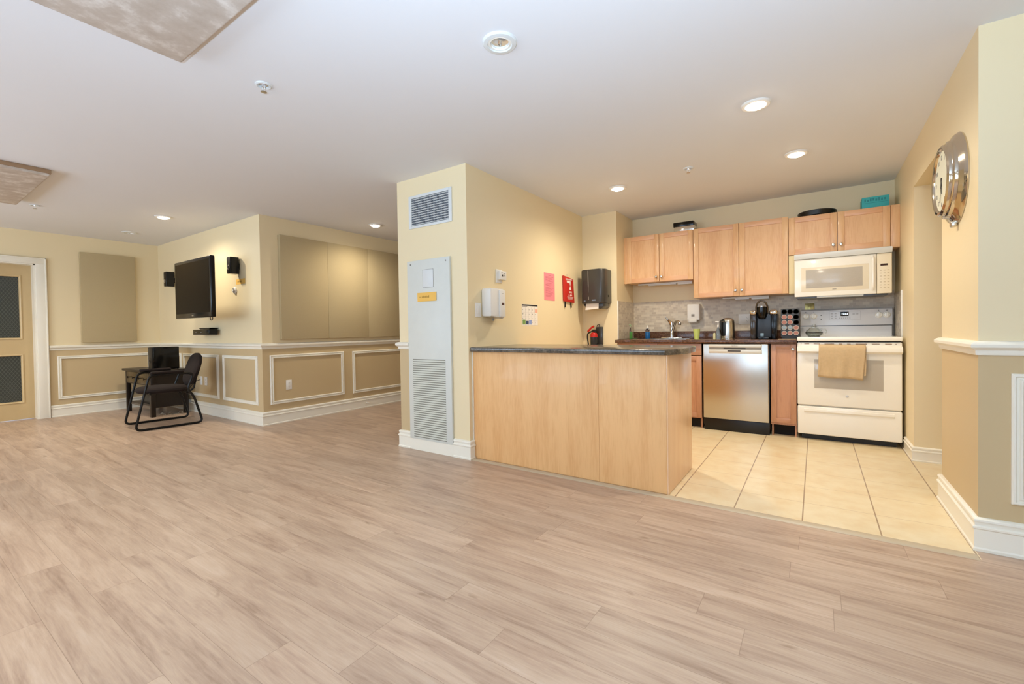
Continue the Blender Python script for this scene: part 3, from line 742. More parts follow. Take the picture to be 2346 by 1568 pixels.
b = MB(); b.box(.558, XR-.001, YU+.004, YU+.3, 1.74, 2.118, .001); b.solo('filler_panel', MAPLE, 'narrow maple filler strip between last wall cabinet and right wall', 'filler panel')
b = MB(); b.box(-.218, -.170, YU+.006, YU+.30, 1.372, 1.746, .001); b.solo('filler_panel', CREAMB, 'pale yellow filler strip at left side of the microwave', 'filler panel')
b = MB(); b.box(-1.905, -1.869, YU+.01, YU+.03, 1.585, 2.137, .001); b.solo('filler_panel', MAPLE, 'thin maple strip between the leftmost wall cabinet and side wall', 'filler panel')
def strip_light(x0, x1, y, z, label):
    t = thing('under_cabinet_light', label, 'light fixture', ((x0+x1)/2, y, z-.03))
    b = MB(); b.box(x0, x1, y-.03, y+.03, z-.018, z-.001, .004); b.build('housing', WHITEP, t)
    b = MB(); b.box(x0+.12, x1-.18, y-.025, y+.025, z-.03, z-.016, .005); b.build('diffuser', mat('diffuser', 'd9dde2', .3), t)
    b = MB(); b.box(x1-.16, x1-.0, y-.033, y+.033, z-.036, z-.014, .003); b.build('driver_box', WHITEP, t)
strip_light(-1.775, -1.152, 5.35, 1.585, 'white strip light under the short wall cabinet over the sink')
strip_light(-.84, -.40, 5.35, 1.374, 'white strip light under the tallest wall cabinet')

# things on top of the wall cabinets
t = thing('storage_box', 'shiny black and silver box lying on the leftmost wall cabinet', 'box', (-1.22, 5.38, 2.137))
b = MB(); b.box(-1.335, -1.12, 5.29, 5.46, 2.137, 2.205, .004); b.build('body', CHROME, t)
b = MB(); b.box(-1.345, -1.125, 5.285, 5.455, 2.2, 2.252, .006); b.build('lid', BLACKG, t)
b = MB(); b.box(-1.12, -1.08, 5.30, 5.45, 2.137, 2.16, .004); b.build('foot_ledge', BLACKG, t)
t = thing('round_tray', 'black round tray lying on the wall cabinet above the microwave', 'tray', (.02, 5.37, 2.12))
b = MB(); b.lathe([(0, 0), (.145, 0), (.157, .008), (.162, .05), (.155, .055), (.15, .045), (0, .04)], (.015, 5.368, 2.120), seg=40); b.build('tray_body', BLACK, t)
t = thing('teal_box', 'teal cardboard box on top of the cabinet by the right wall', 'box', (.46, 5.3, 2.12))
b = MB(); b.box(.358, .553, 5.25, 5.42, 2.120, 2.225, .002); b.build('carton', TEAL, t)
b = MB()
for k in range(8):
    random.seed(k+3); x = .375+k*.020; b.box(x, x+.013, 5.2488, 5.2496, 2.185+random.uniform(-.006, .004), 2.203+random.uniform(-.003, .010))
b.box(.365, .546, 5.2488, 5.2496, 2.168, 2.171)
b.build('print', TEALD, t)

# backsplash and worktop
def flat(name, x0, x1, y0, y1, z0, z1, m): pass
b = MB(); b.box(XN+.008, XR-.008, YB-.008, YB, .915, 1.374); b.box(XN+.008, XR-.008, YB-.008, YB, .6, .915)
struct('trim_20', b, MOSAIC)
b = MB(); b.box(XN, XN+.008, YN+.012, YB, .927, 1.374); struct('trim_21', b, MOSAIC)
b = MB(); b.box(XR-.008, XR, 5.085, YB, .9, 1.345); struct('trim_22', b, MOSAIC)
b = MB(); b.box(XN-.001, XN+.011, YN+.002, YN+.014, .925, 1.376, .002); struct('trim_23', b, WHITE)
b = MB(); b.box(XR-.012, XR, 5.072, 5.086, .92, 1.35, .002); struct('trim_24', b, WHITE)
t = thing('kitchen_worktop', 'brown granite-look worktop along the back wall with sink', 'worktop', (-1.02, 5.2, .885))
b = MB(); z0, z1 = .886, .922
SX0, SX1, SY0, SY1 = -1.72, -1.17, 5.03, 5.40
b.box(XN+.002, SX0, 4.885, 5.50, z0, z1, .003).box(SX1, -.146, 4.885, 5.50, z0, z1, .003).box(SX0-.003, SX1+.003, 4.885, SY0, z0, z1, .003).box(SX0-.003, SX1+.003, SY1, 5.50, z0, z1, .003)
b.build('slab', GRANITE, t)
b = MB(); b.box(XN+.01, -.146, 5.50, YB-.009, z0, 1.008, .004); b.build('back_lip', GRANITE, t)
t = thing('kitchen_sink', 'stainless steel sink set in the brown worktop', 'sink', (-1.44, 5.2, .78))
b = MB(); rim = .035
for q in ((SX0-.02, SX1+.02, SY0-.02, SY0+.02), (SX0-.02, SX1+.02, SY1-.03, SY1+.08), (SX0-.02, SX0+.02, SY0, SY1), (SX1-.02, SX1+.02, SY0, SY1)): b.box(q[0], q[1], q[2], q[3], .9222, .9265, .0015)
b.build('rim', CHROME, t)
b = MB(); e = .004
b.box(SX0+e, SX1-e, SY0+e, SY0+e+.003, .76, .922).box(SX0+e, SX1-e, SY1-e-.003, SY1-e, .76, .922).box(SX0+e, SX0+e+.003, SY0+e, SY1-e, .76, .922).box(SX1-e-.003, SX1-e, SY0+e, SY1-e, .76, .922).box(SX0+e, SX1-e, SY0+e, SY1-e, .757, .76)
b.build('basin', STEEL, t)
t = thing('kitchen_faucet', 'chrome single-lever faucet standing behind the sink', 'faucet', (-1.41, 5.42, .927))
fx, fy = -1.41, 5.43
b = MB(); b.box(fx-.12, fx+.12, fy-.028, fy+.028, .9265, .938, .006, 3); b.build('deck_plate', CHROME, t)
b = MB(); b.lathe([(.028, .938), (.026, .95), (.022, .97), (.021, 1.07), (.024, 1.10), (.022, 1.12), (.012, 1.128), (0, 1.128)], (fx, fy, 0), seg=20); b.build('body', CHROME, t)
b = MB(); b.tube([(fx, fy, .99), (fx+.03, fy-.03, 1.06), (fx+.06, fy-.06, 1.125), (fx+.10, fy-.09, 1.125), (fx+.115, fy-.10, 1.10)], .015, 12, fillet=.04, ); b.build('spout', CHROME, t)
b = MB(); b.lathe([(0, -.012), (.014, -.012), (.019, 0), (.017, .02), (0, .022)], (fx+.115, fy-.10, 1.092), seg=16); b.build('spray_head', CHROME, t)
b = MB(); b.tube([(fx, fy, 1.08), (fx-.025, fy-.015, 1.135), (fx-.065, fy-.03, 1.185)], .008, 10, rr=[.021, .017, .006]); b.build('lever', CHROME, t)
# bottles and cup
t = thing('blue_soap_bottle', 'small clear bottle of blue dish soap left of the faucet', 'bottle', (-1.655, 5.3, .928))
c = (-1.657, 5.30, .927)
b = MB(); b.lathe([(0, 0), (.026, 0), (.028, .006), (.028, .075), (.026, .08), (0, .08)], c, seg=20); b.build('liquid', BLUEL, t)
b = MB(); b.lathe([(.0285, .081), (.0285, .095), (.020, .112), (.011, .12), (.011, .128), (0, .128)], c, seg=20); b.build('shoulder', GLASS, t)
b = MB(); b.lathe([(.012, .122), (.012, .135), (.006, .14), (.004, .158), (0, .158)], c, seg=14); b.build('cap', WHITE, t)
t = thing('green_soap_bottle', 'slim bottle of green soap in the corner by the left splashback', 'bottle', (-1.83, 5.22, .922))
c = (-1.833, 5.22, .922)
b = MB(); b.lathe([(0, 0), (.017, 0), (.019, .008), (.018, .09), (0, .095)], c, seg=18); b.build('liquid', GREENL, t)
b = MB(); b.lathe([(.0185, .092), (.016, .12), (.009, .14), (.009, .150), (0, .15)], c, seg=18); b.build('neck', GLASS, t)
b = MB(); b.tube([(c[0], c[1], c[2]+.15), (c[0], c[1], c[2]+.172), (c[0]-.02, c[1]-.01, c[2]+.17)], .004, 8, fillet=.006); b.build('pump', mat('green_pump', '9fbf8c', .4), t)
t = thing('dish_brush', 'small dark scrubbing pad lying by the green soap bottle', 'scrubber', (-1.79, 5.16, .922))
b = MB(); b.box(-1.80, -1.735, 5.12, 5.17, .922, .937, .005, 3); b.build('pad', mat('pad_green', '3f4a2c', .9), t)
t = thing('green_cup', 'pale green plastic cup on the worktop right of the sink', 'cup', (-1.094, 5.25, .922))
b = MB(); b.ring([(.026, 0), (.0375, .112), (.0355, .112), (.024, .004)], (-1.094, 5.25, .922), seg=28).lathe([(0, .0005), (.0262, .0005), (.0255, .005), (0, .005)], (-1.094, 5.25, .922), seg=28); b.build('cup_wall', GREENC, t)
t = thing('spray_bottle', 'clear plastic bottle with white pump beside the steel kettle', 'bottle', (-.842, 5.09, .922))
c = (-.846, 5.085, .922)
b = MB(); b.lathe([(0, 0), (.021, 0), (.023, .006), (.022, .085), (.012, .115), (.010, .13), (0, .13)], c, seg=20); b.build('bottle_body', mat('clear_plastic', 'cfdfe6', .1, trans=.8), t)
b = MB(); b.lathe([(.011, .128), (.011, .15), (.005, .155), (.004, .185), (0, .185)], c, seg=14); b.box(c[0]-.028, c[0]+.008, c[1]-.006, c[1]+.006, c[2]+.18, c[2]+.192, .003); b.build('pump_head', WHITE, t)
b = MB(); b.lathe([(0, 0), (.014, 0), (.014, .05), (.010, .06), (.010, .07), (0, .07)], (-.885, 5.10, .922), seg=16)
b.solo('salt_shaker', mat('cream_plastic', 'd9cf9e', .4), 'tiny cream shaker left of the clear pump bottle', 'shaker')
# wall soap dispenser on splashback
t = thing('soap_dispenser', 'white wall-mounted soap dispenser on the tiled splashback above cup', 'dispenser', (-1.168, YB-.008, 1.1))
b = MB(); b.box(-1.235, -1.10, YB-.105, YB-.008, 1.135, 1.322, .012, 3); b.build('housing', WHITE, t)
b = MB(); b.box(-1.222, -1.128, YB-.115, YB-.03, 1.104, 1.142, .012, 3); b.build('push_bar', mat('push_bar_grey', 'd5d2cb', .4), t)
b = MB(); b.box(-1.187, -1.153, YB-.1065, YB-.104, 1.178, 1.204); b.build('level_window', GREYI, t)
b = MB(); b.box(-1.18, -1.16, YB-.1065, YB-.105, 1.216, 1.218); b.build('small_print', GREYI, t)
# outlets in backsplash
def outlet(name, loc, nrm, w, h, label, m=WHITE, double=False, marks=True):
    """loc = centre on the wall, nrm in '-y','+x'"""
    t = thing(name, label, 'outlet', loc); x, y, z = loc
    def bx(a0, a1, d0, d1, z0, z1, bev):
        return (x+a0, x+a1, y-d1, y-d0, z+z0, z+z1, bev) if nrm == '-y' else (x+d0, x+d1, y+a0, y+a1, z+z0, z+z1, bev)
    b = MB(); b.box(*bx(-w/2, w/2, 0, .006, -h/2, h/2, .002)); b.build('wall_plate', m, t)
    cs = [-w/4, w/4] if double else [0]
    for i, c in enumerate(cs):
        b = MB(); b.box(*bx(c-.016, c+.016, .0055, .008, -.034, .034, .001)); b.build('socket_insert', m, t)
        if marks and not (double and i == 0):
            b = MB()
            for dz in (-.018, .018):
                for dx_ in (-.007, .005): b.box(*bx(c+dx_, c+dx_+.002, .0078, .0084, dz-.004, dz+.005, 0))
                b.box(*bx(c-.002, c+.002, .0078, .0084, dz-.012, dz-.009, 0))
            b.build('slots', INK, t)
    return t
outlet('switch_and_outlet', (-.651, YB-.008, 1.136), '-y', .116, .112, 'white switch and outlet plate behind the coffee maker', double=True)
t = outlet('outlet_plate', (-.05, YB-.008, 1.225), '-y', .08, .11, 'brass-coloured outlet plate on the splashback above the stove', m=BRASS, marks=False)
outlet('wall_outlet', (XT, 2.886, .441), '+x', .070, .115, 'white wall outlet inside the moulding frame of hall wall')
outlet('wall_outlet', (-6.85, YT, .437), '-y', .078, .115, 'left one of two white outlets behind the armchair, cable plugged in', marks=False)
outlet('wall_outlet', (-6.70, YT, .437), '-y', .078, .115, 'right one of two white outlets behind the armchair')

# base cabinets
t = thing('sink_cabinet', 'reddish maple base cabinet under the sink, behind the peninsula', 'cabinet', (-1.43, 5.2, 0))
b = MB(); b.box(-1.88, -.982, 4.942, 5.5, .1, .754).box(-1.88, -.982, 4.942, 5.02, .754, .885).box(-1.88, -1.74, 4.942, 5.5, .754, .885).box(-1.15, -.982, 4.942, 5.5, .754, .885).box(-1.0, -.982, 4.96, 5.5, 0, .1); b.build('body', BASEW, t)
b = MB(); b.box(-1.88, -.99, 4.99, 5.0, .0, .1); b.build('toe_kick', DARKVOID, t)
xm = -1.43
for a, c, k in ((-1.88, xm, xm-.04), (xm, -.978, xm+.04)):
    shaker(t, 'door', a, c, .108, .757, 4.92, (k, .70), BASEW, BASEWX)
    b = MB(); b.box(a+.002, c-.002, 4.92, 4.94, .762, .882, .002); d = b.build('drawer', BASEWX, t); knob(d, (a+c)/2+.16, 4.92, .835)
t = thing('base_cabinet', 'narrow reddish maple base cabinet between dishwasher and stove', 'cabinet', (-.255, 5.2, 0))
b = MB(); b.box(-.358, -.150, 4.942, 5.5, .11, .885).box(-.352, -.34, 4.96, 5.5, 0, .11).box(-.165, -.152, 4.96, 5.5, 0, .11); b.build('body', BASEW, t)
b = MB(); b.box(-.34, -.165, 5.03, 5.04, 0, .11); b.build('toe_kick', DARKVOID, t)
shaker(t, 'door', -.360, -.149, .13, .884, 4.92, (-.176, .835), BASEW, BASEWX, st=.045)
# dishwasher
t = thing('dishwasher', 'stainless steel dishwasher under the brown worktop', 'dishwasher', (-.665, 5.2, 0))
b = MB(); b.box(-.965, -.366, 4.925, 5.49, .05, .884, .002); b.build('body', BLACK, t)
b = MB(); b.box(-.960, -.374, 4.895, 4.926, .122, .882, .006, 3); d = b.build('door', STEEL, t)
b = MB(); b.box(-.905, -.428, 4.889, 4.8955, .846, .878, .002).box(-.905, -.428, 4.889, 4.8955, .787, .826, .002); b.build('handle_fascia', mat('fascia_grey', 'd6d2c6', .3, .2), d)
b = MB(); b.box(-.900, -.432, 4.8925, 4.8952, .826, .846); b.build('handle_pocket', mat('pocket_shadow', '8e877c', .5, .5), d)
b = MB(); b.box(-.765, -.568, 4.8885, 4.8935, .832, .843).box(-.73, -.612, 4.8883, 4.889, .805, .818); b.build('grip', DARKG, d)
lettering('BOSCH', .016, GREYI, d, (-.665, 4.8886, .862), FY)
b = MB(); b.box(-.955, -.370, 4.915, 4.93, .0, .118, .002); b.build('toe_panel', BLACK, t)

# ------------------------------------------------------------------ range
t = thing('kitchen_range', 'white electric kitchen range against the right wall', 'range', (.225, 5.2, 0))
gx0, gx1 = -.142, .598
b = MB(); b.box(gx0+.004, gx1-.004, 4.935, 5.49, .05, .905, .003); b.build('body', ENAMEL, t)
b = MB(); b.box(gx0+.03, gx1-.03, 4.98, 5.45, .0, .05); b.build('base', BLACK, t)
b = MB(); b.box(gx0-.002, gx1+.002, 4.888, 5.44, .912, .948, .010, 4); b.build('cooktop', ENAMEL, t)
b = MB(); b.box(gx0+.03, gx1-.03, 4.96, 5.40, .9482, .9492); b.build('glass_surface', mat('cooktop_glass', 'e8e6df', .08, coat=.5), t)
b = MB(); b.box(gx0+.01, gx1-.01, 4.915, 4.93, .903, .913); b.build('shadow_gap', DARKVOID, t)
b = MB(); b.box(gx0+.012, gx1-.008, 5.425, 5.49, .94, 1.045, .006, 3); b.build('riser', ENAMELG, t)
b = MB(); b.prism([(5.418, 1.052), (5.49, 1.052), (5.49, 1.215), (5.455, 1.215), (5.44, 1.212), (5.425, 1.20)], gx0+.014, gx1-.006, 'x', bev=.004); bg = b.build('backguard', ENAMELG, t)
b = MB(); b.box(gx0+.016, gx1-.01, 5.43, 5.47, 1.044, 1.053); b.build('backguard_gap', DARKG, t)
for kx in (-.083, -.015, .493, .551):
    b = MB(); b.lathe([(.029, 0), (.029, .004), (.023, .008), (.021, .022), (0, .024)], (kx, 5.4215, 1.145), 'y', 24, sgn=-1)
    b.box(kx-.005, kx+.005, 5.385, 5.40, 1.122, 1.168, .003); k = b.build('control_knob', ENAMEL, t)
    b = MB(); b.box(kx-.002, kx+.002, 5.4195, 5.4215, 1.178, 1.192); b.build('dial_mark', GREYI, t)
b = MB(); b.box(.202, .265, 5.4165, 5.4215, 1.142, 1.182, .001); dsp = b.build('display', BLACKG, t)
lettering('10:55', .024, LEDM, dsp, (.234, 5.4157, 1.162), FY)
b = MB()
for z in (1.112, 1.152): b.lathe([(0, 0), (.004, 0), (.004, .001), (0, .0015)], (.045, 5.4213, z), 'y', 10, sgn=-1)
b.build('indicator_light', INK, t)
b = MB()
for x0_, x1_, z0_, z1_ in ((.112, .358, 1.104, 1.1055), (.112, .358, 1.186, 1.1875), (.112, .1135, 1.104, 1.187), (.3565, .358, 1.104, 1.187)): b.box(x0_, x1_, 5.4200, 5.4216, z0_, z1_)
for i in range(2):
    for j in range(3): b.box(.125+i*.03, .140+i*.03, 5.4200, 5.4214, 1.118+j*.022, 1.125+j*.022)
for i in range(6): b.box(.19+i*.016, .199+i*.016, 5.4200, 5.4214, 1.118, 1.127)
for i in range(2): b.box(.295+i*.028, .312+i*.028, 5.4200, 5.4214, 1.155, 1.163)
b.build('button_pad', mat('faint_grey', 'b5b3b3', .5), t)
b = MB(); b.box(gx0, gx1, 4.905, 4.936, .325, .898, .008, 3); dr = b.build('oven_door', ENAMEL, t)
b = MB(); b.box(-.012, .476, 4.9035, 4.9056, .483, .746, .001); b.build('oven_window', GREYGLASS, dr)
hp = [(4.905, .800), (4.872, .806), (4.858, .820), (4.858, .850), (4.866, .862), (4.905, .872)]
b = MB(); b.prism(hp, gx0, gx1, 'x', bev=.004); b.build('door_handle', ENAMEL, dr)
b = MB()
for u0, u1 in ((.04, .045), (.075, .125), (.17, .235), (.28, .375), (.42, .455), (.50, .535), (.58, .685), (.73, .80), (.85, .91), (.94, .95)): b.box(gx0+(gx1-gx0)*u0, gx0+(gx1-gx0)*u1, 4.9038, 4.906, .8835, .889)
b.build('vent_slots', GROUT, dr)
b = MB(); b.lathe([(0, 0), (.011, 0), (.011, .002), (0, .003)], (.228, 4.9046, .421), 'y', 20, sgn=-1); b.build('round_emblem', NICKEL, dr)
b = MB(); b.box(gx0, gx1, 4.905, 4.936, .055, .313, .010, 3); dw_ = b.build('drawer', ENAMEL, t)
b = MB(); b.prism([(4.9055, .292), (4.898, .288), (4.896, .270), (4.9055, .255)], gx0+.05, gx1-.05, 'x', bev=.002); b.build('drawer_lip', ENAMEL, dw_)
# towel over the handle
def towel():
    nu, path = 34, []
    path += [(4.877, .69), (4.879, .74), (4.8795, .80)]
    path = [(4.899, .66), (4.899, .70), (4.898, .76)]      # behind handle is solid, so cloth lies on front and top only
    front = [(4.8985, .8795), (4.885, .8775), (4.868, .8735), (4.857, .865), (4.8505, .85), (4.8495, .82), (4.849, .79), (4.850, .76), (4.852, .73), (4.854, .70), (4.855, .67), (4.856, .64), (4.856, .615), (4.857, .595)]
    bm = bmesh.new(); rows = []
    for j, (y, z) in enumerate(front):
        row = []
        for i in range(nu+1):
            u = i/nu; x = .022+u*.333; k = max(0, (j-4)/9)
            x += k*(-.008+.0*u); x += -k*.012*u
            yy = y+k*(.006*math.sin(u*9+.5)+.004*math.sin(u*21)); zz = z-k*.018*u-k*.004*math.sin(u*7)
            row.append(bm.verts.new((x, yy-.001, zz)))
        rows.append(row)
    for a, c in zip(rows, rows[1:]):
        for i in range(nu): bm.faces.new((a[i], a[i+1], c[i+1], c[i]))
    b = MB(); b._merge(bm)
    o = b.solo('dish_towel', TOWEL, 'tan terry dish towel hanging on the oven door handle', 'towel')
    md = o.modifiers.new('thick', 'SOLIDIFY'); md.thickness = .004; md.offset = 1
    return o
tw = towel()
# back fold of the towel seen at its right edge
bm = MB(); bm.prism([(.345, .862), (.357, .86), (.358, .70), (.354, .615), (.343, .612)], 4.858, 4.862, 'y'); o = bm.build('under_fold', TOWEL, tw)
o.parent = tw
# teapot
t = thing('glass_teapot', 'round clear glass teapot with lid on the stove top', 'teapot', (-.013, 5.2, .9495))
c = (-.013, 5.20, .9495)
b = MB(); b.ring([(0.001, 0), (.045, 0), (.064, .012), (.070, .034), (.062, .056), (.040, .074), (.034, .082), (.032, .082), (.038, .073), (.059, .055), (.067, .034), (.061, .014), (.044, .003), (.001, .003)], c, seg=36); b.build('pot', GLASS, t)
b = MB(); b.lathe([(0, .0035), (.042, .0035), (.059, .014), (.0655, .031), (0, .031)], c, seg=32); b.build('water', mat('water', 'eaf0ea', .02, trans=1, ior=1.33), t)
b = MB(); b.ring([(.0705, .030), (.0715, .034), (.0705, .038), (.0695, .034)], c, seg=36); b.build('metal_band', DARKMETAL, t)
b = MB(); b.lathe([(.034, .083), (.034, .087), (.016, .095), (.008, .098), (.013, .108), (.013, .115), (0, .118)], c, seg=24); b.build('lid', GLASS, t)
b = MB(); b.tube([(c[0]+.05, c[1], c[2]+.068), (c[0]+.088, c[1], c[2]+.072), (c[0]+.098, c[1], c[2]+.05), (c[0]+.09, c[1], c[2]+.02), (c[0]+.066, c[1], c[2]+.02)], .005, 10, fillet=.016); b.build('handle', GLASS, t)

# ------------------------------------------------------------------ microwave
t = thing('microwave_oven', 'white over-the-range microwave under the short wall cabinet', 'microwave', (.195, 5.3, 1.33))
mx0, mx1 = -.168, .556
b = MB(); b.box(mx0+.003, mx1-.003, 5.14, 5.525, 1.333, 1.745, .003); b.build('body', mat('microwave_shell', 'cfcbc2', .4), t)
b = MB(); b.prism([(5.10, 1.688), (5.085, 1.715), (5.085, 1.734), (5.15, 1.734), (5.15, 1.688)], mx0-.001, mx1+.001, 'x', bev=.003); b.build('top_vent', WHITEP, t)
b = MB(); b.box(mx0, .449, 5.115, 5.142, 1.330, 1.6865, .006, 3); md_ = b.build('door', ENAMEL, t)
b = MB(); b.box(-.112, .396, 5.1132, 5.1155, 1.375, 1.605, .001); b.build('window_border', mat('cream_glass', 'e7dcc5', .15), md_)
b = MB(); b.box(-.076, .352, 5.112, 5.1136, 1.408, 1.582, .001); b.build('window', mat('perforated_glass', 'b9b2a7', .15, var=.1, vs=300), md_)
b = MB(); b.tube([(.423, 5.114, 1.665), (.423, 5.088, 1.64), (.423, 5.082, 1.52), (.423, 5.088, 1.39), (.423, 5.114, 1.365)], .010, 10, fillet=.03); b.build('door_handle', ENAMEL, md_)
b = MB(); b.box(.13, .16, 5.1112, 5.1118, 1.387, 1.392); b.build('logo_mark', GREYI, md_)
b = MB(); b.box(.452, mx1, 5.115, 5.142, 1.330, 1.6865, .006, 3); cp = b.build('control_panel', mat('panel_cream', 'ece0c6', .3), t)
b = MB(); b.box(.477, .527, 5.1135, 5.1152, 1.575, 1.592); b.build('display', mat('display_brown', '3c2416', .2), cp)
b = MB()
for i in range(3):
    for j in range(7): b.box(.472+i*.026, .486+i*.026, 5.1142, 5.1152, 1.375+j*.026, 1.383+j*.026)
b.build('buttons', mat('button_tan', 'cfbf9f', .5), cp)
b = MB(); b.box(mx0+.02, mx1-.02, 5.16, 5.50, 1.318, 1.334); b.build('grease_filter', DARKG, t)
b = MB(); b.box(.01, .36, 5.128, 5.21, 1.317, 1.331, .004); b.build('lamp_cover', WHITEP, t)

# ------------------------------------------------------------------ kettle, coffee maker, capsule rack
t = thing('electric_kettle', 'stainless steel electric kettle with black handle beside coffee maker', 'kettle', (-.762, 5.15, .922))
c = (-.762, 5.15, .922)
b = MB(); b.lathe([(0, .014), (.066, .014), (.067, .03), (.064, .16), (.060, .195), (.058, .200)], c, seg=36); b.build('body', STEEL, t)
b = MB(); b.lathe([(.0, 0), (.068, 0), (.068, .010), (.064, .014), (0, .014)], c, seg=36); b.build('power_base', CHROME, t)
b = MB(); b.lathe([(.058, .200), (.052, .212), (.034, .222), (.012, .226), (0, .227)], c, seg=36); b.build('lid', STEEL, t)
b = MB(); b.tube([(c[0]-.035, c[1]-.045, c[2]+.205), (c[0]-.055, c[1]-.082, c[2]+.19), (c[0]-.055, c[1]-.088, c[2]+.10), (c[0]-.045, c[1]-.058, c[2]+.04)], .012, 10, fillet=.03); b.build('handle', BLACK, t)
b = MB(); b.box(c[0]-.052, c[0]-.01, c[1]-.066, c[1]-.05, c[2]+.035, c[2]+.18, .006); b.build('handle_backing', BLACK, t)
t = thing('coffee_maker', 'black and silver single-cup coffee maker on the worktop', 'coffee maker', (-.43, 5.2, .922))
ax0, ax1 = -.553, -.307
b = MB(); b.box(ax0+.05, ax1-.045, 5.13, 5.36, .93, 1.19, .02, 4); b.build('core', mat('coffee_core', '24272b', .3), t)
b = MB(); b.box(ax0+.075, ax1-.07, 5.05, 5.14, .922, .95, .01, 3); b.build('drip_tray', BLACKG, t)
b = MB(); b.prism([(ax0+.008, .925), (ax0+.052, .925), (ax0+.058, 1.17), (ax0+.0, 1.17)], 5.09, 5.36, 'y', bev=.012); b.build('water_tank', mat('smoky_tank', '4a4038', .1, trans=.4), t)
b = MB(); b.prism([(ax1-.056, .925), (ax1-.012, .925), (ax1-.002, 1.17), (ax1-.056, 1.17)], 5.09, 5.36, 'y', bev=.012); b.build('side_column', BLACKG, t)
for a, c_ in ((ax0-.002, ax0+.064), (ax1-.075, ax1+.002)):
    b = MB(); b.box(a, c_, 5.085, 5.365, 1.165, 1.215, .022, 4); b.build('shoulder_cap', CLOCKM, t)
b = MB(); b.lathe([(.0, 1.13), (.03, 1.13), (.042, 1.15), (.046, 1.20), (.046, 1.245), (.03, 1.25), (0, 1.25)], (-.445, 5.12, 0), seg=28); b.build('brew_head', BLACKG, t)
b = MB(); b.lathe([(.026, 1.248), (.026, 1.256), (0, 1.258)], (-.445, 5.115, 0), seg=24); b.build('head_badge', NICKEL, t)
b = MB(); b.tube([(-.492, 5.115, 1.19), (-.496, 5.10, 1.25), (-.478, 5.09, 1.295), (-.445, 5.085, 1.31), (-.412, 5.09, 1.295), (-.394, 5.10, 1.25), (-.398, 5.115, 1.19)], .009, 10, fillet=.02); b.build('lift_handle', mat('pewter', '5f5850', .2, .9), t)
b = MB(); b.box(-.462, -.430, 5.118, 5.131, .95, .985, .004); b.build('cup_light', mat('pale_blue_plastic', '7f93a0', .2), t)
b = MB(); b.box(-.30, -.155, 4.99, 5.075, .922, .928, .002); b.solo('wooden_tray', mat('light_wood_board', 'd8b98c', .5), 'thin pale wooden tray in front of the capsule rack', 'tray')
t = thing('capsule_rack', 'dark upright coffee capsule rack between coffee maker and stove', 'rack', (-.204, 5.12, .922))
rx0, rx1, ry = -.283, -.127, 5.10
b = MB(); b.box(rx0, rx1, ry, ry+.012, .940, 1.222, .006, 3); b.build('face_plate', mat('rack_slate', '3d4045', .45), t)
b = MB(); b.box(rx0+.01, rx1-.01, ry-.03, ry+.09, .922, .942, .004); b.build('foot', BLACK, t)
b = MB(); b.box(rx0+.03, rx1-.03, ry+.012, ry+.05, .94, 1.15, .004); b.build('rear_strut', BLACK, t)
fill = ['eee', 'rre', 'rre', 'ggr', 'rrr']
rowsn = ['top', 'second', 'third', 'fourth', 'bottom']; cols = ['left', 'middle', 'right']
for j in range(5):
    for i in range(3):
        x = rx0+.029+i*.049; z = 1.192-j*.052
        b = MB(); b.ring([(.0235, 0), (.0235, .004), (.020, .005), (.018, -.0), (.018, -.001)], (x, ry, z), 'y', 22, sgn=-1)
        b.lathe([(.018, .0006), (0, .0006)], (x, ry, z), 'y', 22, sgn=-1); b.build('holder_ring', BLACKG, t)
        k = fill[j][i]
        if k != 'e':
            ct = thing('coffee_capsule', ('reddish-lidded' if k == 'r' else 'grey-lidded')+' coffee capsule, %s column, %s row of the rack' % (cols[i], rowsn[j]), 'coffee capsule', (x, ry-.006, z), 'coffee capsules in the rack')
            b = MB(); b.ring([(.0225, .005), (.0225, .0085), (.0195, .010), (.0175, .0085), (.0175, .005)], (x, ry, z), 'y', 24, sgn=-1); b.build('rim', mat('capsule_rim', 'bdb3a8', .35) if 'capsule_rim' not in bpy.data.materials else bpy.data.materials['capsule_rim'], ct)
            b = MB(); b.lathe([(0, .0055), (.018, .0055), (.018, .0075), (0, .0085)], (x, ry, z), 'y', 24, sgn=-1); b.build('lid', CAPR if k == 'r' else CAPG, ct)

# ------------------------------------------------------------------ wall clock
t = thing('wall_clock', 'round polished metal wall clock with deep stepped rim', 'clock', (XR, 3.285, 1.58))
cc = (XR, 3.285, 1.817)
b = MB(); b.ring([(.15, .0), (.237, .0), (.238, .006), (.225, .022), (.206, .032), (.203, .036), (.200, .046), (.190, .051), (.187, .055), (.186, .064), (.176, .072), (.166, .070), (.158, .060), (.155, .045), (.15, .04)], cc, 'x', 64, sgn=-1); b.build('rim', CLOCKM, t)
b = MB(); b.lathe([(0, .060), (.157, .060), (.157, .056), (0, .056)], cc, 'x', 48, sgn=-1); face = b.build('face', CLOCKF, t)
for k in range(12):
    a = R(30*(k+1)); y = cc[1]-.125*math.sin(a); z = cc[2]+.125*math.cos(a)
    lettering(str(k+1), .034, GREYI, face, (XR-.0605, y, z), FXN, 'numeral')
def hand(nm, ang, L, wd):
    b = MB(); b.prism([(-wd, -.02), (wd, -.02), (wd*.5, L), (-wd*.5, L)], XR-.0635, XR-.062, 'x')
    bmesh.ops.rotate(b.bm, cent=(XR, 0, 0), matrix=Matrix.Rotation(R(ang), 3, 'X'), verts=b.bm.verts[:])
    bmesh.ops.translate(b.bm, vec=(0, cc[1], cc[2]), verts=b.bm.verts[:]); b.build(nm, INK, t)
hand('hour_hand', 170, .07, .005); hand('minute_hand', 195, .11, .0035)
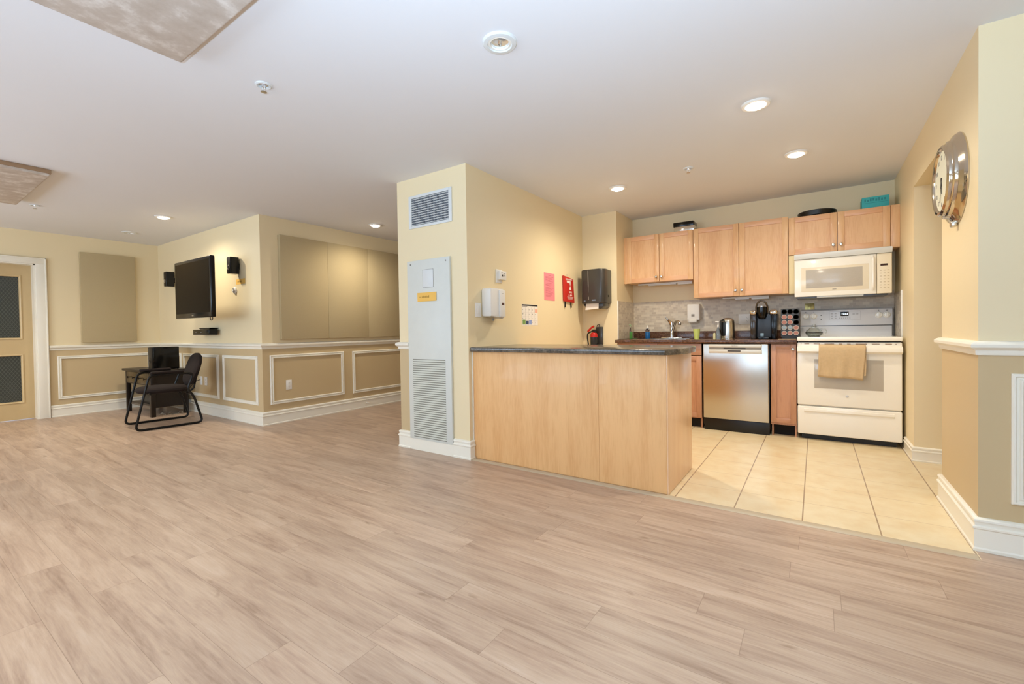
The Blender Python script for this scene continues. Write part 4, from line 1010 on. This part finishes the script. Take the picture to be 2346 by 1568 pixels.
b = MB(); b.box(XR-.03, XR-.004, 3.25, 3.29, 1.565, 1.595, .008, 3); b.build('hanging_latch', NICKEL, t)

# ------------------------------------------------------------------ television corner
t = thing('television', 'black flat television on a swing-out wall arm', 'television', (-6.0, 2.25, 1.25))
tx0, tx1, tz0, tz1, ty = -6.505, -5.515, 1.252, 1.937, 2.195
b = MB(); b.box(tx0, tx1, ty, ty+.05, tz0, tz1, .012, 3); b.build('case', BLACKG, t)
b = MB(); b.box(tx0+.035, tx1-.035, ty-.0015, ty+.002, tz0+.055, tz1-.035); b.build('screen', SCREEN, t)
b = MB(); b.box(-6.03, -5.985, ty-.0015, ty+.001, tz0+.022, tz0+.032, .001); b.build('logo_mark', NICKEL, t)
b = MB(); b.box(tx0+.12, tx1-.55, ty+.05, ty+.075, tz0+.08, tz1-.1, .02, 3); b.build('rear_shell', BLACK, t)
b = MB(); b.box(-6.50, -6.36, YT-.02, YT, 1.45, 1.75, .003).box(-6.45, -6.39, ty+.09, YT-.02, 1.58, 1.63, .004).box(-6.46, -6.28, ty+.072, ty+.095, 1.48, 1.72, .003); b.build('wall_arm', DARKMETAL, t)
b = MB(); b.tube([(-5.72, ty+.07, tz0+.09), (-5.72, ty+.07, tz0-.02), (-5.69, ty+.07, tz0-.035), (-5.66, ty+.07, tz0-.02), (-5.66, ty+.07, tz0+.09)], .004, 8, fillet=.012); b.build('cable_loop', BLACK, t)
def wall_speaker(x, z0, z1, label):
    t = thing('wall_speaker', label, 'speaker', (x, YT-.06, z0), 'small speakers beside the television')
    b = MB(); b.box(x-.045, x+.045, YT-.115, YT-.018, z0, z1, .006, 3); b.build('cabinet', BLACKG, t)
    b = MB(); b.box(x-.04, x+.04, YT-.118, YT-.113, z0+.01, z1-.01, .002); b.build('grille', BLACK, t)
    b = MB(); b.ring([(.028, 0), (.028, .003), (.024, .004), (.022, 0)], (x, YT-.118, z0+.075), 'y', 22, sgn=-1); b.build('driver_ring', NICKEL, t)
    b = MB(); b.box(x-.015, x+.015, YT-.02, YT, z0+.06, z0+.13, .002); b.build('mount', DARKMETAL, t)
wall_speaker(-7.66, 1.752, 1.962, 'small black wall speaker left of the television')
wall_speaker(-5.72, 1.772, 1.972, 'small black wall speaker right of the television, above orange label')
t = thing('center_speaker', 'small black horizontal speaker on a wall bracket below the television', 'speaker', (-6.49, 2.5, 1.05))
b = MB(); b.box(-6.72, -6.25, YT-.13, YT-.03, 1.052, 1.122, .005, 3); b.build('cabinet', BLACKG, t)
for x in (-6.63, -6.48):
    b = MB(); b.box(x-.012, x+.018, YT-.1325, YT-.1295, 1.08, 1.088); b.build('badge', GREYI, t)
b = MB(); b.prism([(-6.63, 1.142), (-6.28, 1.142), (-6.33, 1.124), (-6.58, 1.124)], YT-.10, YT, 'y'); b.build('bracket_cap', BLACK, t)
b = MB(); b.box(-6.55, -6.42, YT-.04, YT, 1.06, 1.11); b.build('wall_bracket', BLACK, t)
t = thing('wall_dial', 'small round white dial on the wall below the orange label', 'thermostat', (-5.82, YT, 1.55))
b = MB(); b.lathe([(0, 0), (.040, 0), (.040, .012), (.034, .018), (0, .018)], (-5.825, YT, 1.587), 'y', 28, sgn=-1); b.build('base', WHITE, t)
b = MB(); b.ring([(.022, .018), (.022, .03), (.015, .03), (.015, .018)], (-5.825, YT, 1.587), 'y', 24, sgn=-1); b.build('dial_ring', GREYI, t)
b = MB(); b.lathe([(.015, .018), (.013, .028), (0, .029)], (-5.825, YT, 1.587), 'y', 20, sgn=-1); b.build('dial_knob', WHITE, t)

# console table
t = thing('console_table', 'dark espresso console table with drawers in the corner', 'table', (-7.52, 2.32, 0))
x0, x1, y0, y1 = -7.99, -7.035, 2.085, 2.50
b = MB(); b.box(x0-.035, x1+.02, y0-.03, y1+.02, .572, .600, .006, 3); b.build('top', DARKWOOD, t)
for lx in (x0+.025, x1-.025):
    for ly in (y0+.025, y1-.025):
        b = MB(); b.box(lx-.025, lx+.025, ly-.025, ly+.025, .0, .572, .003); b.build('leg', DARKWOOD, t)
b = MB(); b.box(x0+.05, x1-.05, y0+.008, y1-.008, .40, .572).box(x1-.045, x1-.01, y0+.05, y1-.05, .12, .572); b.build('carcass', DARKWOOD, t)
for k in range(2):
    xa = x0+.055+k*.424; b = MB(); b.box(xa, xa+.416, y0, y0+.018, .415, .562, .003); d = b.build('drawer', mat('espresso_drawer', '4a3a1f', .25) if k == 0 else bpy.data.materials['espresso_drawer'], t)
    for q in (.11, .30):
        b = MB(); b.lathe([(.006, 0), (.005, .012), (.014, .016), (.012, .026), (0, .028)], (xa+q, y0, .488), 'y', 14, sgn=-1); b.build('knob', BLACKG, d)
b = MB(); b.box(x0+.045, x1-.045, y0+.02, y1-.02, .11, .135, .003); b.build('shelf', GREYIN, t)
# subwoofer on the table
t = thing('subwoofer', 'black box subwoofer standing on the console table', 'speaker', (-7.18, 2.28, .6))
b = MB(); b.box(-7.25, -7.10, 2.14, 2.425, .608, .902, .005, 3); b.build('cabinet', BLACKG, t)
b = MB(); b.box(-7.247, -7.103, 2.128, 2.142, .612, .898, .004); b.build('front_baffle', BLACK, t)
b = MB(); b.ring([(.026, 0), (.026, .004), (.018, .002), (.018, 0)], (-7.175, 2.128, .72), 'y', 22, sgn=-1); b.build('port_ring', DARKG, t)
for a in (-7.235, -7.115):
    for c_ in (2.155, 2.41):
        b = MB(); b.lathe([(.008, .600), (.008, .608)], (a, c_, 0), seg=10); b.build('foot', BLACK, t)
# amplifier box under the table seen through the shelf
b = MB(); b.box(-7.60, -7.20, 2.16, 2.42, .1355, .26, .006); b.solo('receiver_box', BLACK, 'black audio receiver on the lower shelf of the console table', 'receiver')

# armchair
def armchair():
    t = thing('armchair', 'black metal sled-base armchair with dark brown padded seat', 'chair', (-6.39, 2.03, 0))
    A = Vector((-6.39, 2.03, 0))
    def P(u, v, z): return (A.x+u, A.y+v, z)
    for s in (-1, 1):
        u = s*.285
        b = MB()
        b.tube([P(u, -.31, .013), P(u, -.20, .013), P(u, .30, .013), P(u, .215, .33), P(u*.985, .155, .42), P(u*.985, .22, .60), P(u, .10, .615), P(u, -.10, .615), P(u, -.20, .60), P(u, -.31, .013)][1:-1]+[P(u, -.33, .013)], .0125, 10, closed=True, fillet=.06)
        b.build('side_frame', mat('black_tube', '1d1c1a', .3, .5) if 'black_tube' not in bpy.data.materials else bpy.data.materials['black_tube'], t)
        b = MB(); b.box(A.x+u-.026, A.x+u+.026, A.y-.185, A.y+.125, .622, .650, .013, 4); b.build('armrest', BROWNFAB, t)
    FM = bpy.data.materials['black_tube']
    b = MB(); b.tube([P(-.28, -.19, .40), P(.28, -.19, .40)], .011, 10); b.build('cross_bar', FM, t)
    b = MB(); b.tube([P(-.28, .20, .36), P(.28, .20, .36)], .011, 10); b.build('cross_bar', FM, t)
    # seat cushion: superellipse lofted
    def cushion(name, cen, ax, ay, an, th, ea, eb, m):
        bm = bmesh.new(); rings = []; seg = 36
        cen, ax, ay, an = Vector(cen), Vector(ax), Vector(ay), Vector(an)
        for k, (s, h) in enumerate([(0.001, -.5), (.80, -.5), (.93, -.40), (1, -.1), (.98, .15), (.90, .36), (.7, .47), (.4, .52), (.001, .54)]):
            ring = []
            for i in range(seg):
                a = 2*PI*i/seg; ca, sa = math.cos(a), math.sin(a); n_ = 2.6
                r = (abs(ca)**n_+abs(sa)**n_)**(-1/n_)
                ring.append(bm.verts.new(cen+ax*(ea*s*r*ca)+ay*(eb*s*r*sa)+an*(th*h)))
            rings.append(ring)
        for a, c in zip(rings, rings[1:]):
            for i in range(seg): bm.faces.new((a[i], a[(i+1) % seg], c[(i+1) % seg], c[i]))
        b = MB(); b._merge(bm); return b.build(name, m, t)
    cushion('seat', P(0, -.03, .425), (1, 0, 0), (0, 1, 0), (0, 0, 1), .075, .245, .245, BROWNFAB)
    tl = R(17); ay = (0, math.sin(tl), math.cos(tl)); an = (0, -math.cos(tl), math.sin(tl))
    cushion('backrest', P(0, .275, .635), (1, 0, 0), ay, an, .06, .235, .205, BROWNFAB)
    b = MB()
    for s in (-1, 1): b.tube([P(s*.12, .18, .36), P(s*.12, .255, .40), P(s*.12, .29, .56)], .010, 8, fillet=.03)
    b.build('back_support', FM, t)
    t.rotation_euler.z = R(-6)
    return t
armchair()
# cables
b = MB(); b.tube([(-6.85, YT-.012, .45), (-6.86, YT-.05, .44), (-6.93, 2.50, .38), (-6.99, 2.47, .30), (-7.0, 2.47, .12), (-6.98, 2.46, .012)], .004, 8, fillet=.04)
b.solo('power_cable', BLACK, 'black power cable running from the outlet down behind the table', 'cable')
b = MB(); random.seed(5)
pts = [(-7.02, 2.16, .02)]
for k in range(16): pts.append((-7.0+random.uniform(-.04, .05), 2.16+.018*k+random.uniform(-.012, .012), .012+random.uniform(0, .04)))
b.tube(pts, .004, 7)
b.solo('tangled_cables', mat('grey_cable', '6e675c', .5), 'tangled grey cables on the floor below the console table side', 'cable')
# door stop on the hall baseboard
t = thing('door_stop', 'tiny white spring door stop on the hall baseboard', 'door stop', (XT+.018, 3.98, .06))
b = MB(); b.lathe([(.010, 0), (.010, .006), (.005, .008), (.005, .05), (.008, .052), (.008, .064), (0, .066)], (XT+.0165, 3.98, .065), 'x', 14); b.build('spring_post', WHITE, t)
